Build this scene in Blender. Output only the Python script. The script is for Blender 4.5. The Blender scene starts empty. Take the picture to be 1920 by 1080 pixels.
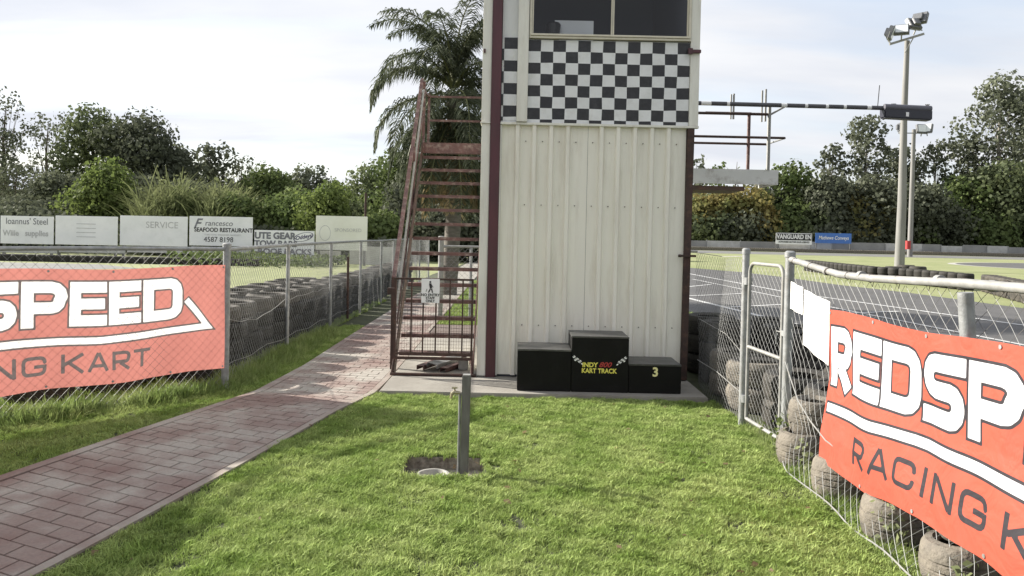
import bpy, bmesh, math, random
import numpy as np
from mathutils import Vector, Matrix, Euler
R = math.radians
S = bpy.context.scene
COL = S.collection

# ------------------------------------------------------------------ camera
FPX, HOR, PX0, PY0 = 1450.0, 440.0, 960.0, 463.0      # focal length in photo pixels, eye level, principal point
CAM_H = 1.6
roll, pitch = 0.0215, R(0.9)
fw = Vector((0, math.cos(pitch), -math.sin(pitch)))
r0 = Vector((1, 0, 0)); u0 = r0.cross(fw)
rt = (r0*math.cos(roll) + u0*math.sin(roll)).normalized()
up = rt.cross(fw).normalized()
cam_d = bpy.data.cameras.new("camera"); cam = bpy.data.objects.new("camera", cam_d); COL.objects.link(cam)
cam.matrix_world = Matrix.Translation((0, 0, CAM_H)) @ Matrix((rt, up, -fw)).transposed().to_4x4()
cam_d.sensor_width = 36; cam_d.lens = 36*FPX/1920
cam_d.shift_x = 0; cam_d.shift_y = -(540-PY0)/1920
cam_d.clip_start = .05; cam_d.clip_end = 2000
S.camera = cam

# ------------------------------------------------------------------ sky, sun, exposure
SUN_EL, SUN_AZ = R(27), math.atan2(-.92, .39)      # azimuth from +Y towards +X
w = bpy.data.worlds.new("World"); S.world = w; w.use_nodes = True
nt = w.node_tree; nt.nodes.clear()
def N(nt, t, **k):
    n = nt.nodes.new(t)
    for a, b in k.items(): setattr(n, a, b)
    return n
def L(nt, a, b): nt.links.new(a, b)
out = N(nt, 'ShaderNodeOutputWorld'); bg = N(nt, 'ShaderNodeBackground'); bg.inputs[1].default_value = .1
sky = N(nt, 'ShaderNodeTexSky', sky_type='NISHITA', sun_disc=False, sun_elevation=SUN_EL, sun_rotation=SUN_AZ, dust_density=1.5)
tc = N(nt, 'ShaderNodeTexCoord'); sep = N(nt, 'ShaderNodeSeparateXYZ'); L(nt, tc.outputs['Generated'], sep.inputs[0])
zz = N(nt, 'ShaderNodeMath', operation='MAXIMUM'); L(nt, sep.outputs[2], zz.inputs[0]); zz.inputs[1].default_value = 0
zp = N(nt, 'ShaderNodeMath', operation='ADD'); L(nt, zz.outputs[0], zp.inputs[0]); zp.inputs[1].default_value = .16
dx = N(nt, 'ShaderNodeMath', operation='DIVIDE'); L(nt, sep.outputs[0], dx.inputs[0]); L(nt, zp.outputs[0], dx.inputs[1])
dy = N(nt, 'ShaderNodeMath', operation='DIVIDE'); L(nt, sep.outputs[1], dy.inputs[0]); L(nt, zp.outputs[0], dy.inputs[1])
cmb = N(nt, 'ShaderNodeCombineXYZ'); L(nt, dx.outputs[0], cmb.inputs[0]); L(nt, dy.outputs[0], cmb.inputs[1])
mp = N(nt, 'ShaderNodeMapping'); mp.inputs['Rotation'].default_value = (0, 0, R(25)); mp.inputs['Scale'].default_value = (.55, 1.5, 1); mp.inputs['Location'].default_value = (3.1, 1.2, 0)
L(nt, cmb.outputs[0], mp.inputs[0])
n1 = N(nt, 'ShaderNodeTexNoise'); n1.inputs['Scale'].default_value = .9; n1.inputs['Detail'].default_value = 7; n1.inputs['Roughness'].default_value = .52; n1.inputs['Distortion'].default_value = .35
L(nt, mp.outputs[0], n1.inputs[0])
cr = N(nt, 'ShaderNodeValToRGB'); cr.color_ramp.elements[0].position = .27; cr.color_ramp.elements[0].color = (.5, .5, .5, 1); cr.color_ramp.elements[1].position = .52; cr.color_ramp.elements[1].color = (1, 1, 1, 1)
L(nt, n1.outputs[0], cr.inputs[0])
n2 = N(nt, 'ShaderNodeTexNoise'); n2.inputs['Scale'].default_value = 1.7; n2.inputs['Detail'].default_value = 6
mp2 = N(nt, 'ShaderNodeMapping'); mp2.inputs['Scale'].default_value = (.6, 1.3, 1); mp2.inputs['Location'].default_value = (9, 4, 0); L(nt, cmb.outputs[0], mp2.inputs[0]); L(nt, mp2.outputs[0], n2.inputs[0])
cc = N(nt, 'ShaderNodeValToRGB'); e = cc.color_ramp.elements
e[0].position = .34; e[0].color = (.74, .77, .84, 1); e[1].position = .64; e[1].color = (.90, .91, .935, 1)
L(nt, n2.outputs[0], cc.inputs[0])
# towards the sun (left of view) the thin cloud is brighter
dot = N(nt, 'ShaderNodeVectorMath', operation='DOT_PRODUCT'); L(nt, tc.outputs['Generated'], dot.inputs[0]); dot.inputs[1].default_value = (math.sin(SUN_AZ)*math.cos(SUN_EL), math.cos(SUN_AZ)*math.cos(SUN_EL), math.sin(SUN_EL))
mr = N(nt, 'ShaderNodeMapRange'); L(nt, dot.outputs['Value'], mr.inputs[0])
mr.inputs[1].default_value = -.6; mr.inputs[2].default_value = .9; mr.inputs[3].default_value = 3.75; mr.inputs[4].default_value = 4.6
cs = N(nt, 'ShaderNodeVectorMath', operation='SCALE'); L(nt, cc.outputs[0], cs.inputs[0]); L(nt, mr.outputs[0], cs.inputs['Scale'])
mix = N(nt, 'ShaderNodeMix', data_type='RGBA'); L(nt, cr.outputs[0], mix.inputs[0]); L(nt, sky.outputs[0], mix.inputs[6]); L(nt, cs.outputs[0], mix.inputs[7])
L(nt, mix.outputs[2], bg.inputs[0]); L(nt, bg.outputs[0], out.inputs[0])

sd = bpy.data.lights.new("sun", 'SUN'); sd.energy = 4.6; sd.angle = R(.8); sd.color = (1, .94, .84)
sun = bpy.data.objects.new("sun", sd); COL.objects.link(sun)
sv = Vector((math.sin(SUN_AZ)*math.cos(SUN_EL), math.cos(SUN_AZ)*math.cos(SUN_EL), math.sin(SUN_EL)))
sun.rotation_euler = sv.to_track_quat('Z', 'Y').to_euler(); sun.location = sv*50
S.view_settings.view_transform = 'Standard'; S.view_settings.look = 'None'; S.view_settings.gamma = 1
S.view_settings.exposure = 1.36; S.view_settings.use_curve_mapping = False
S.render.engine = 'CYCLES'
S.cycles.transparent_max_bounces = 24

# ------------------------------------------------------------------ helpers
def horx(px): return HOR + roll*(px-PX0)
def at(px, D, py=None):
    """world point at depth D that a photo pixel shows"""
    X = (px-PX0)*D/FPX
    return (X, D, None if py is None else CAM_H - (py-horx(px))*D/FPX)
def ground(px, py):
    D = CAM_H*FPX/(py-horx(px)); return ((px-PX0)*D/FPX, D)
def tag(o, label=None, cat=None, group=None, kind=None):
    if label: o['label'] = label
    if cat: o['category'] = cat
    if group: o['group'] = group
    if kind: o['kind'] = kind
    return o
def wloc(o):
    v = Vector((0, 0, 0))
    while o: v += o.location; o = o.parent
    return v
def empty(name, loc=(0, 0, 0)):
    o = bpy.data.objects.new(name, None); COL.objects.link(o); o.location = loc; o.empty_display_size = .2
    return o
class MB:
    """collects shapes in world coordinates; build() links them as one mesh object"""
    def __init__(s): s.v = []; s.f = []; s.m = []; s.cm = 0
    def add(s, vs, fs):
        b = len(s.v); s.v += [tuple(v) for v in vs]; s.f += [tuple(i+b for i in f) for f in fs]; s.m += [s.cm]*len(fs); return s
    def box(s, x0, x1, y0, y1, z0, z1):
        vs = [(x, y, z) for x in (x0, x1) for y in (y0, y1) for z in (z0, z1)]
        return s.add(vs, [(0,1,3,2), (4,6,7,5), (0,4,5,1), (2,3,7,6), (0,2,6,4), (1,5,7,3)])
    def obox(s, c, ax, ay, az):
        """oriented box: centre and three half-extent vectors"""
        c, ax, ay, az = map(Vector, (c, ax, ay, az))
        vs = [c+ax*i+ay*j+az*k for i in (-1, 1) for j in (-1, 1) for k in (-1, 1)]
        return s.add(vs, [(0,1,3,2), (4,6,7,5), (0,4,5,1), (2,3,7,6), (0,2,6,4), (1,5,7,3)])
    def bar(s, a, b, wd, ht, up=(0, 0, 1)):
        a, b = Vector(a), Vector(b); d = b-a; up = Vector(up)
        sd_ = d.cross(up)
        if sd_.length < 1e-5: sd_ = d.cross(Vector((0, 1, 0)))
        sd_.normalize(); u = sd_.cross(d).normalized()
        return s.obox((a+b)/2, d/2, sd_*wd/2, u*ht/2)
    def tube(s, pts, r, n=8, cap=True):
        pts = [Vector(p) for p in pts]; k = len(pts)
        rs = r if isinstance(r, (list, tuple)) else [r]*k
        vs = []; t0 = (pts[1]-pts[0]).normalized()
        a = t0.orthogonal().normalized()
        for i, p in enumerate(pts):
            t = (pts[min(i+1, k-1)]-pts[max(i-1, 0)]).normalized()
            a = (a - t*a.dot(t)).normalized(); b = t.cross(a)
            for j in range(n):
                an = 2*math.pi*j/n; vs.append(p + (a*math.cos(an)+b*math.sin(an))*rs[i])
        fs = [(i*n+j, i*n+(j+1) % n, (i+1)*n+(j+1) % n, (i+1)*n+j) for i in range(k-1) for j in range(n)]
        if cap: fs += [tuple(range(n))[::-1], tuple((k-1)*n+j for j in range(n))]
        return s.add(vs, fs)
    def lathe(s, prof, c=(0, 0, 0), n=24, closed=False):
        c = Vector(c); k = len(prof)
        vs = [c+Vector((p[0]*math.cos(2*math.pi*j/n), p[0]*math.sin(2*math.pi*j/n), p[1])) for p in prof for j in range(n)]
        rg = range(k if closed else k-1)
        return s.add(vs, [(i*n+j, i*n+(j+1) % n, ((i+1) % k)*n+(j+1) % n, ((i+1) % k)*n+j) for i in rg for j in range(n)])
    def build(s, name, mat, parent=None, smooth=False, bevel=0):
        me = bpy.data.meshes.new(name)
        off = wloc(parent) if parent else Vector((0, 0, 0))
        me.from_pydata([(v[0]-off.x, v[1]-off.y, v[2]-off.z) for v in s.v], [], s.f)
        mats = mat if isinstance(mat, (list, tuple)) else [mat]
        for m in mats: me.materials.append(m)
        if len(mats) > 1: me.polygons.foreach_set('material_index', s.m)
        bm = bmesh.new(); bm.from_mesh(me); bmesh.ops.recalc_face_normals(bm, faces=bm.faces)
        if bevel:
            ed = [e_ for e_ in bm.edges if len(e_.link_faces) == 2 and e_.calc_face_angle(0) > .6]
            bmesh.ops.bevel(bm, geom=ed, offset=bevel, segments=2, affect='EDGES', clamp_overlap=True)
        bm.to_mesh(me); bm.free()
        o = bpy.data.objects.new(name, me); COL.objects.link(o)
        if parent: o.parent = parent
        if smooth:
            for p in me.polygons: p.use_smooth = True
            try: me.set_sharp_from_angle(angle=R(40))
            except Exception: pass
        return o
def quads_mesh(name, V, mat, parent=None, nrm=None):
    """V: (n,4,3) array of quads"""
    n = len(V); me = bpy.data.meshes.new(name)
    V = V.astype(np.float32)
    if parent: V = V-np.array(wloc(parent), dtype=np.float32)
    me.vertices.add(n*4); me.vertices.foreach_set('co', V.reshape(-1))
    me.loops.add(n*4); me.loops.foreach_set('vertex_index', np.arange(n*4, dtype=np.int32))
    me.polygons.add(n); me.polygons.foreach_set('loop_start', np.arange(0, n*4, 4, dtype=np.int32))
    me.update(calc_edges=True); me.materials.append(mat)
    o = bpy.data.objects.new(name, me); COL.objects.link(o)
    if parent: o.parent = parent
    return o
def copy_tree(o, parent=None, loc=None, rot=None):
    c = o.copy(); COL.objects.link(c)
    if parent: c.parent = parent
    if loc is not None: c.location = loc
    if rot is not None: c.rotation_euler = rot
    for ch in list(o.children): copy_tree(ch, c)
    return c
WORD = "first second third fourth fifth sixth seventh eighth ninth tenth eleventh twelfth thirteenth fourteenth fifteenth sixteenth seventeenth eighteenth nineteenth twentieth twenty-first twenty-second twenty-third twenty-fourth twenty-fifth twenty-sixth".split()

def nth(k):
    if k < 19: return WORD[k]
    tens = ['twent', 'thirt', 'fort', 'fift', 'sixt', 'sevent']; k += 1
    return tens[k//10-2]+('ieth' if k % 10 == 0 else 'y-'+WORD[k % 10-1])

# ------------------------------------------------------------------ materials
def mat(name, col, rough=.6, metal=0, var=.0, vscale=8, col2=None, bump=0, bscale=60, spec=.5, dirt=None, dscale=2, damt=.5, stretch=None):
    m = bpy.data.materials.new(name); m.use_nodes = True; t = m.node_tree; b = t.nodes['Principled BSDF']
    b.inputs['Base Color'].default_value = (*col, 1); b.inputs['Roughness'].default_value = rough
    b.inputs['Metallic'].default_value = metal; b.inputs['Specular IOR Level'].default_value = spec
    g = N(t, 'ShaderNodeNewGeometry'); mpn = N(t, 'ShaderNodeMapping'); L(t, g.outputs['Position'], mpn.inputs[0])
    if stretch: mpn.inputs['Scale'].default_value = stretch
    cur = None
    if col2 is not None or var:
        c2 = col2 if col2 is not None else tuple(max(0, c*(1-var)) for c in col)
        nz = N(t, 'ShaderNodeTexNoise'); nz.inputs['Scale'].default_value = vscale; nz.inputs['Detail'].default_value = 6; nz.inputs['Roughness'].default_value = .6
        L(t, mpn.outputs[0], nz.inputs[0])
        rp = N(t, 'ShaderNodeValToRGB'); rp.color_ramp.elements[0].position = .38; rp.color_ramp.elements[1].position = .62
        rp.color_ramp.elements[0].color = (*c2, 1); rp.color_ramp.elements[1].color = (*col, 1)
        L(t, nz.outputs[0], rp.inputs[0]); cur = rp.outputs[0]
    if dirt is not None:
        nz = N(t, 'ShaderNodeTexNoise'); nz.inputs['Scale'].default_value = dscale; nz.inputs['Detail'].default_value = 9; nz.inputs['Roughness'].default_value = .7
        L(t, mpn.outputs[0], nz.inputs[0])
        rp = N(t, 'ShaderNodeValToRGB'); rp.color_ramp.elements[0].position = .5; rp.color_ramp.elements[1].position = .72
        rp.color_ramp.elements[0].color = (0, 0, 0, 1); rp.color_ramp.elements[1].color = (damt,)*3+(1,)
        L(t, nz.outputs[0], rp.inputs[0])
        mx = N(t, 'ShaderNodeMix', data_type='RGBA'); L(t, rp.outputs[0], mx.inputs[0])
        if cur: L(t, cur, mx.inputs[6])
        else: mx.inputs[6].default_value = (*col, 1)
        mx.inputs[7].default_value = (*dirt, 1); cur = mx.outputs[2]
    if cur: L(t, cur, b.inputs['Base Color'])
    if bump:
        nz = N(t, 'ShaderNodeTexNoise'); nz.inputs['Scale'].default_value = bscale; nz.inputs['Detail'].default_value = 5
        L(t, g.outputs['Position'], nz.inputs[0])
        bp = N(t, 'ShaderNodeBump'); bp.inputs['Strength'].default_value = bump; bp.inputs['Distance'].default_value = .01
        L(t, nz.outputs[0], bp.inputs['Height']); L(t, bp.outputs[0], b.inputs['Normal'])
    return m
def leaf_mat(name, c1, c2, vscale=.6, trans=.35, rnd=.35):
    m = bpy.data.materials.new(name); m.use_nodes = True; t = m.node_tree; t.nodes.clear()
    o = N(t, 'ShaderNodeOutputMaterial'); g = N(t, 'ShaderNodeNewGeometry')
    nz = N(t, 'ShaderNodeTexNoise'); nz.inputs['Scale'].default_value = vscale; nz.inputs['Detail'].default_value = 4; L(t, g.outputs['Position'], nz.inputs[0])
    rp = N(t, 'ShaderNodeMapRange'); L(t, nz.outputs[0], rp.inputs[0]); rp.inputs[1].default_value = .35; rp.inputs[2].default_value = .65
    mx = N(t, 'ShaderNodeMix', data_type='RGBA'); L(t, rp.outputs[0], mx.inputs[0]); mx.inputs[6].default_value = (*c1, 1); mx.inputs[7].default_value = (*c2, 1)
    ri = g.outputs['Random Per Island']
    oi = N(t, 'ShaderNodeObjectInfo'); ad = N(t, 'ShaderNodeMath', operation='ADD'); L(t, ri, ad.inputs[0]); L(t, oi.outputs['Random'], ad.inputs[1])
    m2 = N(t, 'ShaderNodeMapRange'); L(t, ad.outputs[0], m2.inputs[0]); m2.inputs[1].default_value = 0; m2.inputs[2].default_value = 2; m2.inputs[3].default_value = 1-rnd; m2.inputs[4].default_value = 1+rnd
    hs = N(t, 'ShaderNodeHueSaturation'); L(t, m2.outputs[0], hs.inputs['Value']); L(t, mx.outputs[2], hs.inputs['Color'])
    d = N(t, 'ShaderNodeBsdfDiffuse'); tr = N(t, 'ShaderNodeBsdfTranslucent'); ms = N(t, 'ShaderNodeMixShader'); ms.inputs[0].default_value = trans
    L(t, hs.outputs[0], d.inputs[0]); L(t, hs.outputs[0], tr.inputs[0]); L(t, d.outputs[0], ms.inputs[1]); L(t, tr.outputs[0], ms.inputs[2])
    gl = N(t, 'ShaderNodeBsdfGlossy'); gl.inputs['Roughness'].default_value = .6; m3 = N(t, 'ShaderNodeMixShader'); m3.inputs[0].default_value = .015
    L(t, ms.outputs[0], m3.inputs[1]); L(t, gl.outputs[0], m3.inputs[2]); L(t, m3.outputs[0], o.inputs[0])
    return m

M = {}
M['galv'] = mat('galvanised_steel', (.33, .34, .345), .5, .35, var=.3, vscale=14, dirt=(.2, .17, .13), dscale=9, damt=.5, bump=.15, bscale=90)
M['galv_pale'] = mat('weathered_pale_steel', (.30, .30, .29), .6, .15, var=.25, vscale=12, dirt=(.25, .22, .17), dscale=11, damt=.45)
M['wire'] = mat('fence_wire', (.21, .215, .215), .6, .2, var=.35, vscale=3)
M['cream'] = mat('cream_cladding', (.79, .77, .68), .5, 0, col2=(.745, .725, .64), vscale=2.2, dirt=(.42, .37, .28), dscale=3, damt=.38, stretch=(3, 3, .35))
M['white_clad'] = mat('white_cladding', (.70, .71, .70), .45, 0, var=.08, vscale=3, dirt=(.4, .38, .32), dscale=4, damt=.3, stretch=(2, 2, .5))
M['trim'] = mat('cream_trim', (.73, .72, .65), .45, 0, var=.08, vscale=4, dirt=(.4, .36, .28), dscale=5, damt=.35, stretch=(2, 2, .4))
M['alu'] = mat('window_aluminium', (.62, .58, .47), .4, .1, var=.12, vscale=10)
M['maroon'] = mat('maroon_painted_steel', (.085, .022, .03), .45, 0, var=.25, vscale=6, dirt=(.05, .03, .025), dscale=8, damt=.5, stretch=(1, 1, .3))
M['rust'] = mat('rusty_red_steel', (.115, .055, .05), .6, .1, col2=(.075, .038, .036), vscale=9, dirt=(.30, .24, .21), dscale=12, damt=.75, bump=.3, bscale=80)
M['rust_dark'] = mat('dark_rusty_steel', (.06, .032, .026), .65, .2, col2=(.04, .025, .02), vscale=9, dirt=(.15, .08, .05), dscale=14, damt=.6)
M['concrete'] = mat('slab_concrete', (.28, .265, .235), .85, 0, col2=(.22, .205, .18), vscale=3, dirt=(.2, .185, .16), dscale=1.6, damt=.5, bump=.3, bscale=70)
M['pit'] = mat('pit_concrete', (.30, .27, .225), .9, 0, col2=(.11, .095, .075), vscale=17, bump=.6, bscale=50)
M['black_paint'] = mat('black_painted_timber', (.0035, .0035, .0035), .6, 0, var=.3, vscale=5, spec=.2, dirt=(.010, .010, .010), dscale=6, damt=.6, bump=.1, bscale=30)
M['black_top'] = mat('scuffed_black_deck', (.05, .05, .05), .42, 0, col2=(.03, .03, .03), vscale=10, dirt=(.22, .22, .21), dscale=7, damt=.7, stretch=(.6, 3, 1))
M['yellow'] = mat('yellow_vinyl', (.72, .66, .12), .5)
M['yellow_pale'] = mat('pale_yellow_vinyl', (.75, .70, .35), .5)
M['red_vinyl'] = mat('red_vinyl', (.35, .03, .03), .5)
M['white'] = mat('white_vinyl', (.80, .80, .80), .5, var=.05, vscale=5)
M['white_board'] = mat('weathered_white_board', (.86, .86, .86), .55, 0, col2=(.80, .81, .81), vscale=1.2, dirt=(.6, .6, .58), dscale=2.2, damt=.3)
M['grey_board'] = mat('weathered_grey_board', (.46, .46, .46), .6, 0, col2=(.38, .38, .37), vscale=1.2, dirt=(.25, .25, .24), dscale=2.2, damt=.5)
M['cream_board'] = mat('faded_cream_board', (.80, .80, .73), .55, 0, col2=(.74, .74, .66), vscale=1)
M['black'] = mat('black_vinyl', (.016, .016, .018), .5)
M['letter_grey'] = mat('faded_grey_lettering', (.22, .22, .25), .6, var=.3, vscale=6)
M['letter_faint'] = mat('faint_grey_lettering', (.55, .55, .55), .6, var=.2, vscale=6)
M['letter_purple'] = mat('dark_purple_lettering', (.05, .04, .12), .6)
M['blue_sign'] = mat('blue_sign', (.06, .17, .50), .5, var=.1, vscale=3)
M['asphalt'] = mat('asphalt', (.088, .086, .086), .75, 0, col2=(.070, .069, .069), vscale=.8, dirt=(.12, .12, .115), dscale=2.4, damt=.5, bump=.4, bscale=150)
M['asphalt_pale'] = mat('pale_far_asphalt', (.16, .16, .155), .8, 0, var=.15, vscale=.5)
M['line'] = mat('worn_white_line_paint', (.55, .56, .56), .7, 0, col2=(.34, .34, .34), vscale=9)
M['soil'] = mat('soil_under_grass', (.06, .07, .03), .95, 0, col2=(.035, .04, .02), vscale=6, bump=.5, bscale=40)
M['infield'] = mat('mown_infield_grass', (.225, .245, .11), .95, 0, col2=(.18, .205, .08), vscale=.35, dirt=(.29, .285, .165), dscale=.18, damt=.7, bump=.8, bscale=30)
M['kerb'] = mat('pale_kerb_concrete', (.40, .39, .36), .85, 0, var=.2, vscale=3)
M['brick_base'] = mat('path_mortar', (.15, .115, .10), .9, 0, var=.25, vscale=20)
M['path_edge'] = mat('path_edge_concrete', (.30, .27, .235), .85, 0, col2=(.235, .185, .16), vscale=3, bump=.2)
M['glass_dark'] = None
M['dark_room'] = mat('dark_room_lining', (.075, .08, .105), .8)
M['timber'] = mat('grey_square_post', (.14, .14, .137), .6, .1, var=.3, vscale=12, dirt=(.09, .085, .08), dscale=15, damt=.6, stretch=(3, 3, .5))
M['brass'] = mat('tarnished_brass', (.42, .38, .26), .4, .6, var=.4, vscale=40)
M['pvc'] = mat('off_white_plastic', (.36, .35, .32), .5, var=.2, vscale=20)
M['pole'] = mat('weathered_pole', (.22, .217, .21), .7, 0, col2=(.17, .168, .162), vscale=1.5, dirt=(.2, .19, .17), dscale=2.5, damt=.6, stretch=(3, 3, .3))
M['lamp_case'] = mat('lamp_housing', (.16, .165, .175), .45, .3, var=.2)
M['lamp_glass'] = mat('lamp_glass', (.65, .68, .70), .15, 0)
M['beam'] = mat('white_painted_beam', (.62, .62, .60), .5, 0, var=.1, vscale=4, dirt=(.13, .075, .05), dscale=3.5, damt=.9)
M['beam_rust'] = mat('rusted_beam_flange', (.07, .05, .04), .7, 0, col2=(.12, .06, .04), vscale=5)
M['trunk'] = mat('tree_bark', (.16, .13, .105), .9, 0, col2=(.09, .075, .06), vscale=3, bump=.4, bscale=12, stretch=(2, 2, .5))
M['gum_trunk'] = mat('pale_gum_bark', (.28, .26, .225), .8, 0, col2=(.13, .12, .10), vscale=2, stretch=(2, 2, .5))
M['palm_trunk'] = mat('palm_bark', (.15, .135, .115), .9, 0, col2=(.09, .08, .068), vscale=10, bump=.4, bscale=30, stretch=(.5, .5, 3))
M['dark_band'] = mat('dark_band_paint', (.075, .075, .085), .5, var=.2)
M['barrier'] = mat('grey_barrier_panel', (.27, .27, .27), .7, 0, var=.25, vscale=.4)
M['paper'] = mat('faded_paper_sign', (.80, .79, .77), .6, 0, var=.04, vscale=3)

def rubber():
    m = bpy.data.materials.new('dusty_tyre_rubber'); m.use_nodes = True; t = m.node_tree; b = t.nodes['Principled BSDF']; b.inputs['Roughness'].default_value = .8
    g = N(t, 'ShaderNodeNewGeometry'); oi = N(t, 'ShaderNodeObjectInfo')
    nz = N(t, 'ShaderNodeTexNoise'); nz.inputs['Scale'].default_value = 7; nz.inputs['Detail'].default_value = 8; nz.inputs['Roughness'].default_value = .65; L(t, g.outputs['Position'], nz.inputs[0])
    mr = N(t, 'ShaderNodeMapRange'); L(t, nz.outputs[0], mr.inputs[0]); mr.inputs[1].default_value = .38; mr.inputs[2].default_value = .68
    mu = N(t, 'ShaderNodeMath', operation='MULTIPLY'); L(t, mr.outputs[0], mu.inputs[0]); mu.inputs[1].default_value = .8
    L(t, mr.outputs[0], mu.inputs[0]); L(t, oi.outputs['Alpha'], mu.inputs[1])      # obj.color alpha says how dusty
    mx = N(t, 'ShaderNodeMix', data_type='RGBA'); L(t, mu.outputs[0], mx.inputs[0]); mx.inputs[6].default_value = (.013, .0125, .012, 1); mx.inputs[7].default_value = (.26, .225, .175, 1)
    ad = N(t, 'ShaderNodeMix', data_type='RGBA'); L(t, oi.outputs['Alpha'], ad.inputs[0]); L(t, mx.outputs[2], ad.inputs[6]); ad.inputs[7].default_value = (.20, .178, .148, 1)
    m4 = N(t, 'ShaderNodeMath', operation='MULTIPLY'); L(t, oi.outputs['Alpha'], m4.inputs[0]); m4.inputs[1].default_value = .55; L(t, m4.outputs[0], ad.inputs[0])
    L(t, ad.outputs[2], b.inputs['Base Color'])
    bp = N(t, 'ShaderNodeBump'); bp.inputs['Strength'].default_value = .7; bp.inputs['Distance'].default_value = .012
    n2 = N(t, 'ShaderNodeTexNoise'); n2.inputs['Scale'].default_value = 55; n2.inputs['Detail'].default_value = 8; L(t, g.outputs['Position'], n2.inputs[0]); L(t, n2.outputs[0], bp.inputs['Height']); L(t, bp.outputs[0], b.inputs['Normal'])
    return m
M['rubber'] = rubber()
def brickmat():
    m = bpy.data.materials.new('stamped_brick'); m.use_nodes = True; t = m.node_tree; b = t.nodes['Principled BSDF']; b.inputs['Roughness'].default_value = .8
    g = N(t, 'ShaderNodeNewGeometry')
    nz = N(t, 'ShaderNodeTexNoise'); nz.inputs['Scale'].default_value = 1.15; nz.inputs['Detail'].default_value = 7; nz.inputs['Roughness'].default_value = .6; L(t, g.outputs['Position'], nz.inputs[0])
    rp = N(t, 'ShaderNodeValToRGB'); e = rp.color_ramp.elements; e[0].position = .34; e[0].color = (.185, .122, .106, 1); e[1].position = .56; e[1].color = (.32, .295, .262, 1)
    e2 = rp.color_ramp.elements.new(.46); e2.color = (.235, .185, .163, 1)
    oi = N(t, 'ShaderNodeObjectInfo'); ad = N(t, 'ShaderNodeMath', operation='MULTIPLY_ADD'); L(t, oi.outputs['Random'], ad.inputs[0]); ad.inputs[1].default_value = .045; 
    sb = N(t, 'ShaderNodeMath', operation='SUBTRACT'); L(t, nz.outputs[0], sb.inputs[0]); sb.inputs[1].default_value = .05; L(t, sb.outputs[0], ad.inputs[2]); L(t, ad.outputs[0], rp.inputs[0])
    n3 = N(t, 'ShaderNodeTexNoise'); n3.inputs['Scale'].default_value = 60; n3.inputs['Detail'].default_value = 4; L(t, g.outputs['Position'], n3.inputs[0])
    hs = N(t, 'ShaderNodeHueSaturation'); m2 = N(t, 'ShaderNodeMapRange'); L(t, n3.outputs[0], m2.inputs[0]); m2.inputs[3].default_value = .75; m2.inputs[4].default_value = 1.25
    L(t, m2.outputs[0], hs.inputs['Value']); L(t, rp.outputs[0], hs.inputs['Color']); L(t, hs.outputs[0], b.inputs['Base Color'])
    bp = N(t, 'ShaderNodeBump'); bp.inputs['Strength'].default_value = .35; bp.inputs['Distance'].default_value = .006; L(t, n3.outputs[0], bp.inputs['Height']); L(t, bp.outputs[0], b.inputs['Normal'])
    return m
M['brick'] = brickmat()
def bannermat(name, col, tr):
    m = bpy.data.materials.new(name); m.use_nodes = True; t = m.node_tree; t.nodes.clear(); o = N(t, 'ShaderNodeOutputMaterial')
    d = N(t, 'ShaderNodeBsdfPrincipled'); d.inputs['Base Color'].default_value = (*col, 1); d.inputs['Roughness'].default_value = .45
    tl = N(t, 'ShaderNodeBsdfTranslucent'); tl.inputs[0].default_value = (*[min(1, c*1.0) for c in col], 1); ms = N(t, 'ShaderNodeMixShader'); ms.inputs[0].default_value = tr
    L(t, d.outputs[0], ms.inputs[1]); L(t, tl.outputs[0], ms.inputs[2]); L(t, ms.outputs[0], o.inputs[0]); return m
M['banner_red'] = bannermat('red_banner_vinyl', (.78, .085, .035), .28)
M['banner_backlit'] = bannermat('backlit_red_banner_vinyl', (.80, .22, .17), .45)  # red lightened to carry the glow of sun behind the sheet
M['banner_white'] = bannermat('banner_white_ink', (.80, .80, .82), .35)
M['banner_black'] = bannermat('banner_black_ink', (.03, .025, .03), .2)
M['banner_grey'] = bannermat('banner_backlit_black_ink', (.14, .12, .12), .3)  # black lifted to grey for light coming through
def glassmat():
    m = bpy.data.materials.new('tinted_window_glass'); m.use_nodes = True; t = m.node_tree; t.nodes.clear(); o = N(t, 'ShaderNodeOutputMaterial')
    a = N(t, 'ShaderNodeBsdfTransparent'); a.inputs[0].default_value = (.93, .94, .96, 1); b = N(t, 'ShaderNodeBsdfGlossy'); b.inputs['Roughness'].default_value = .02
    f = N(t, 'ShaderNodeFresnel'); f.inputs[0].default_value = 1.5; ms = N(t, 'ShaderNodeMixShader')
    L(t, f.outputs[0], ms.inputs[0]); L(t, a.outputs[0], ms.inputs[1]); L(t, b.outputs[0], ms.inputs[2]); L(t, ms.outputs[0], o.inputs[0]); return m
M['glass_dark'] = glassmat()

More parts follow.
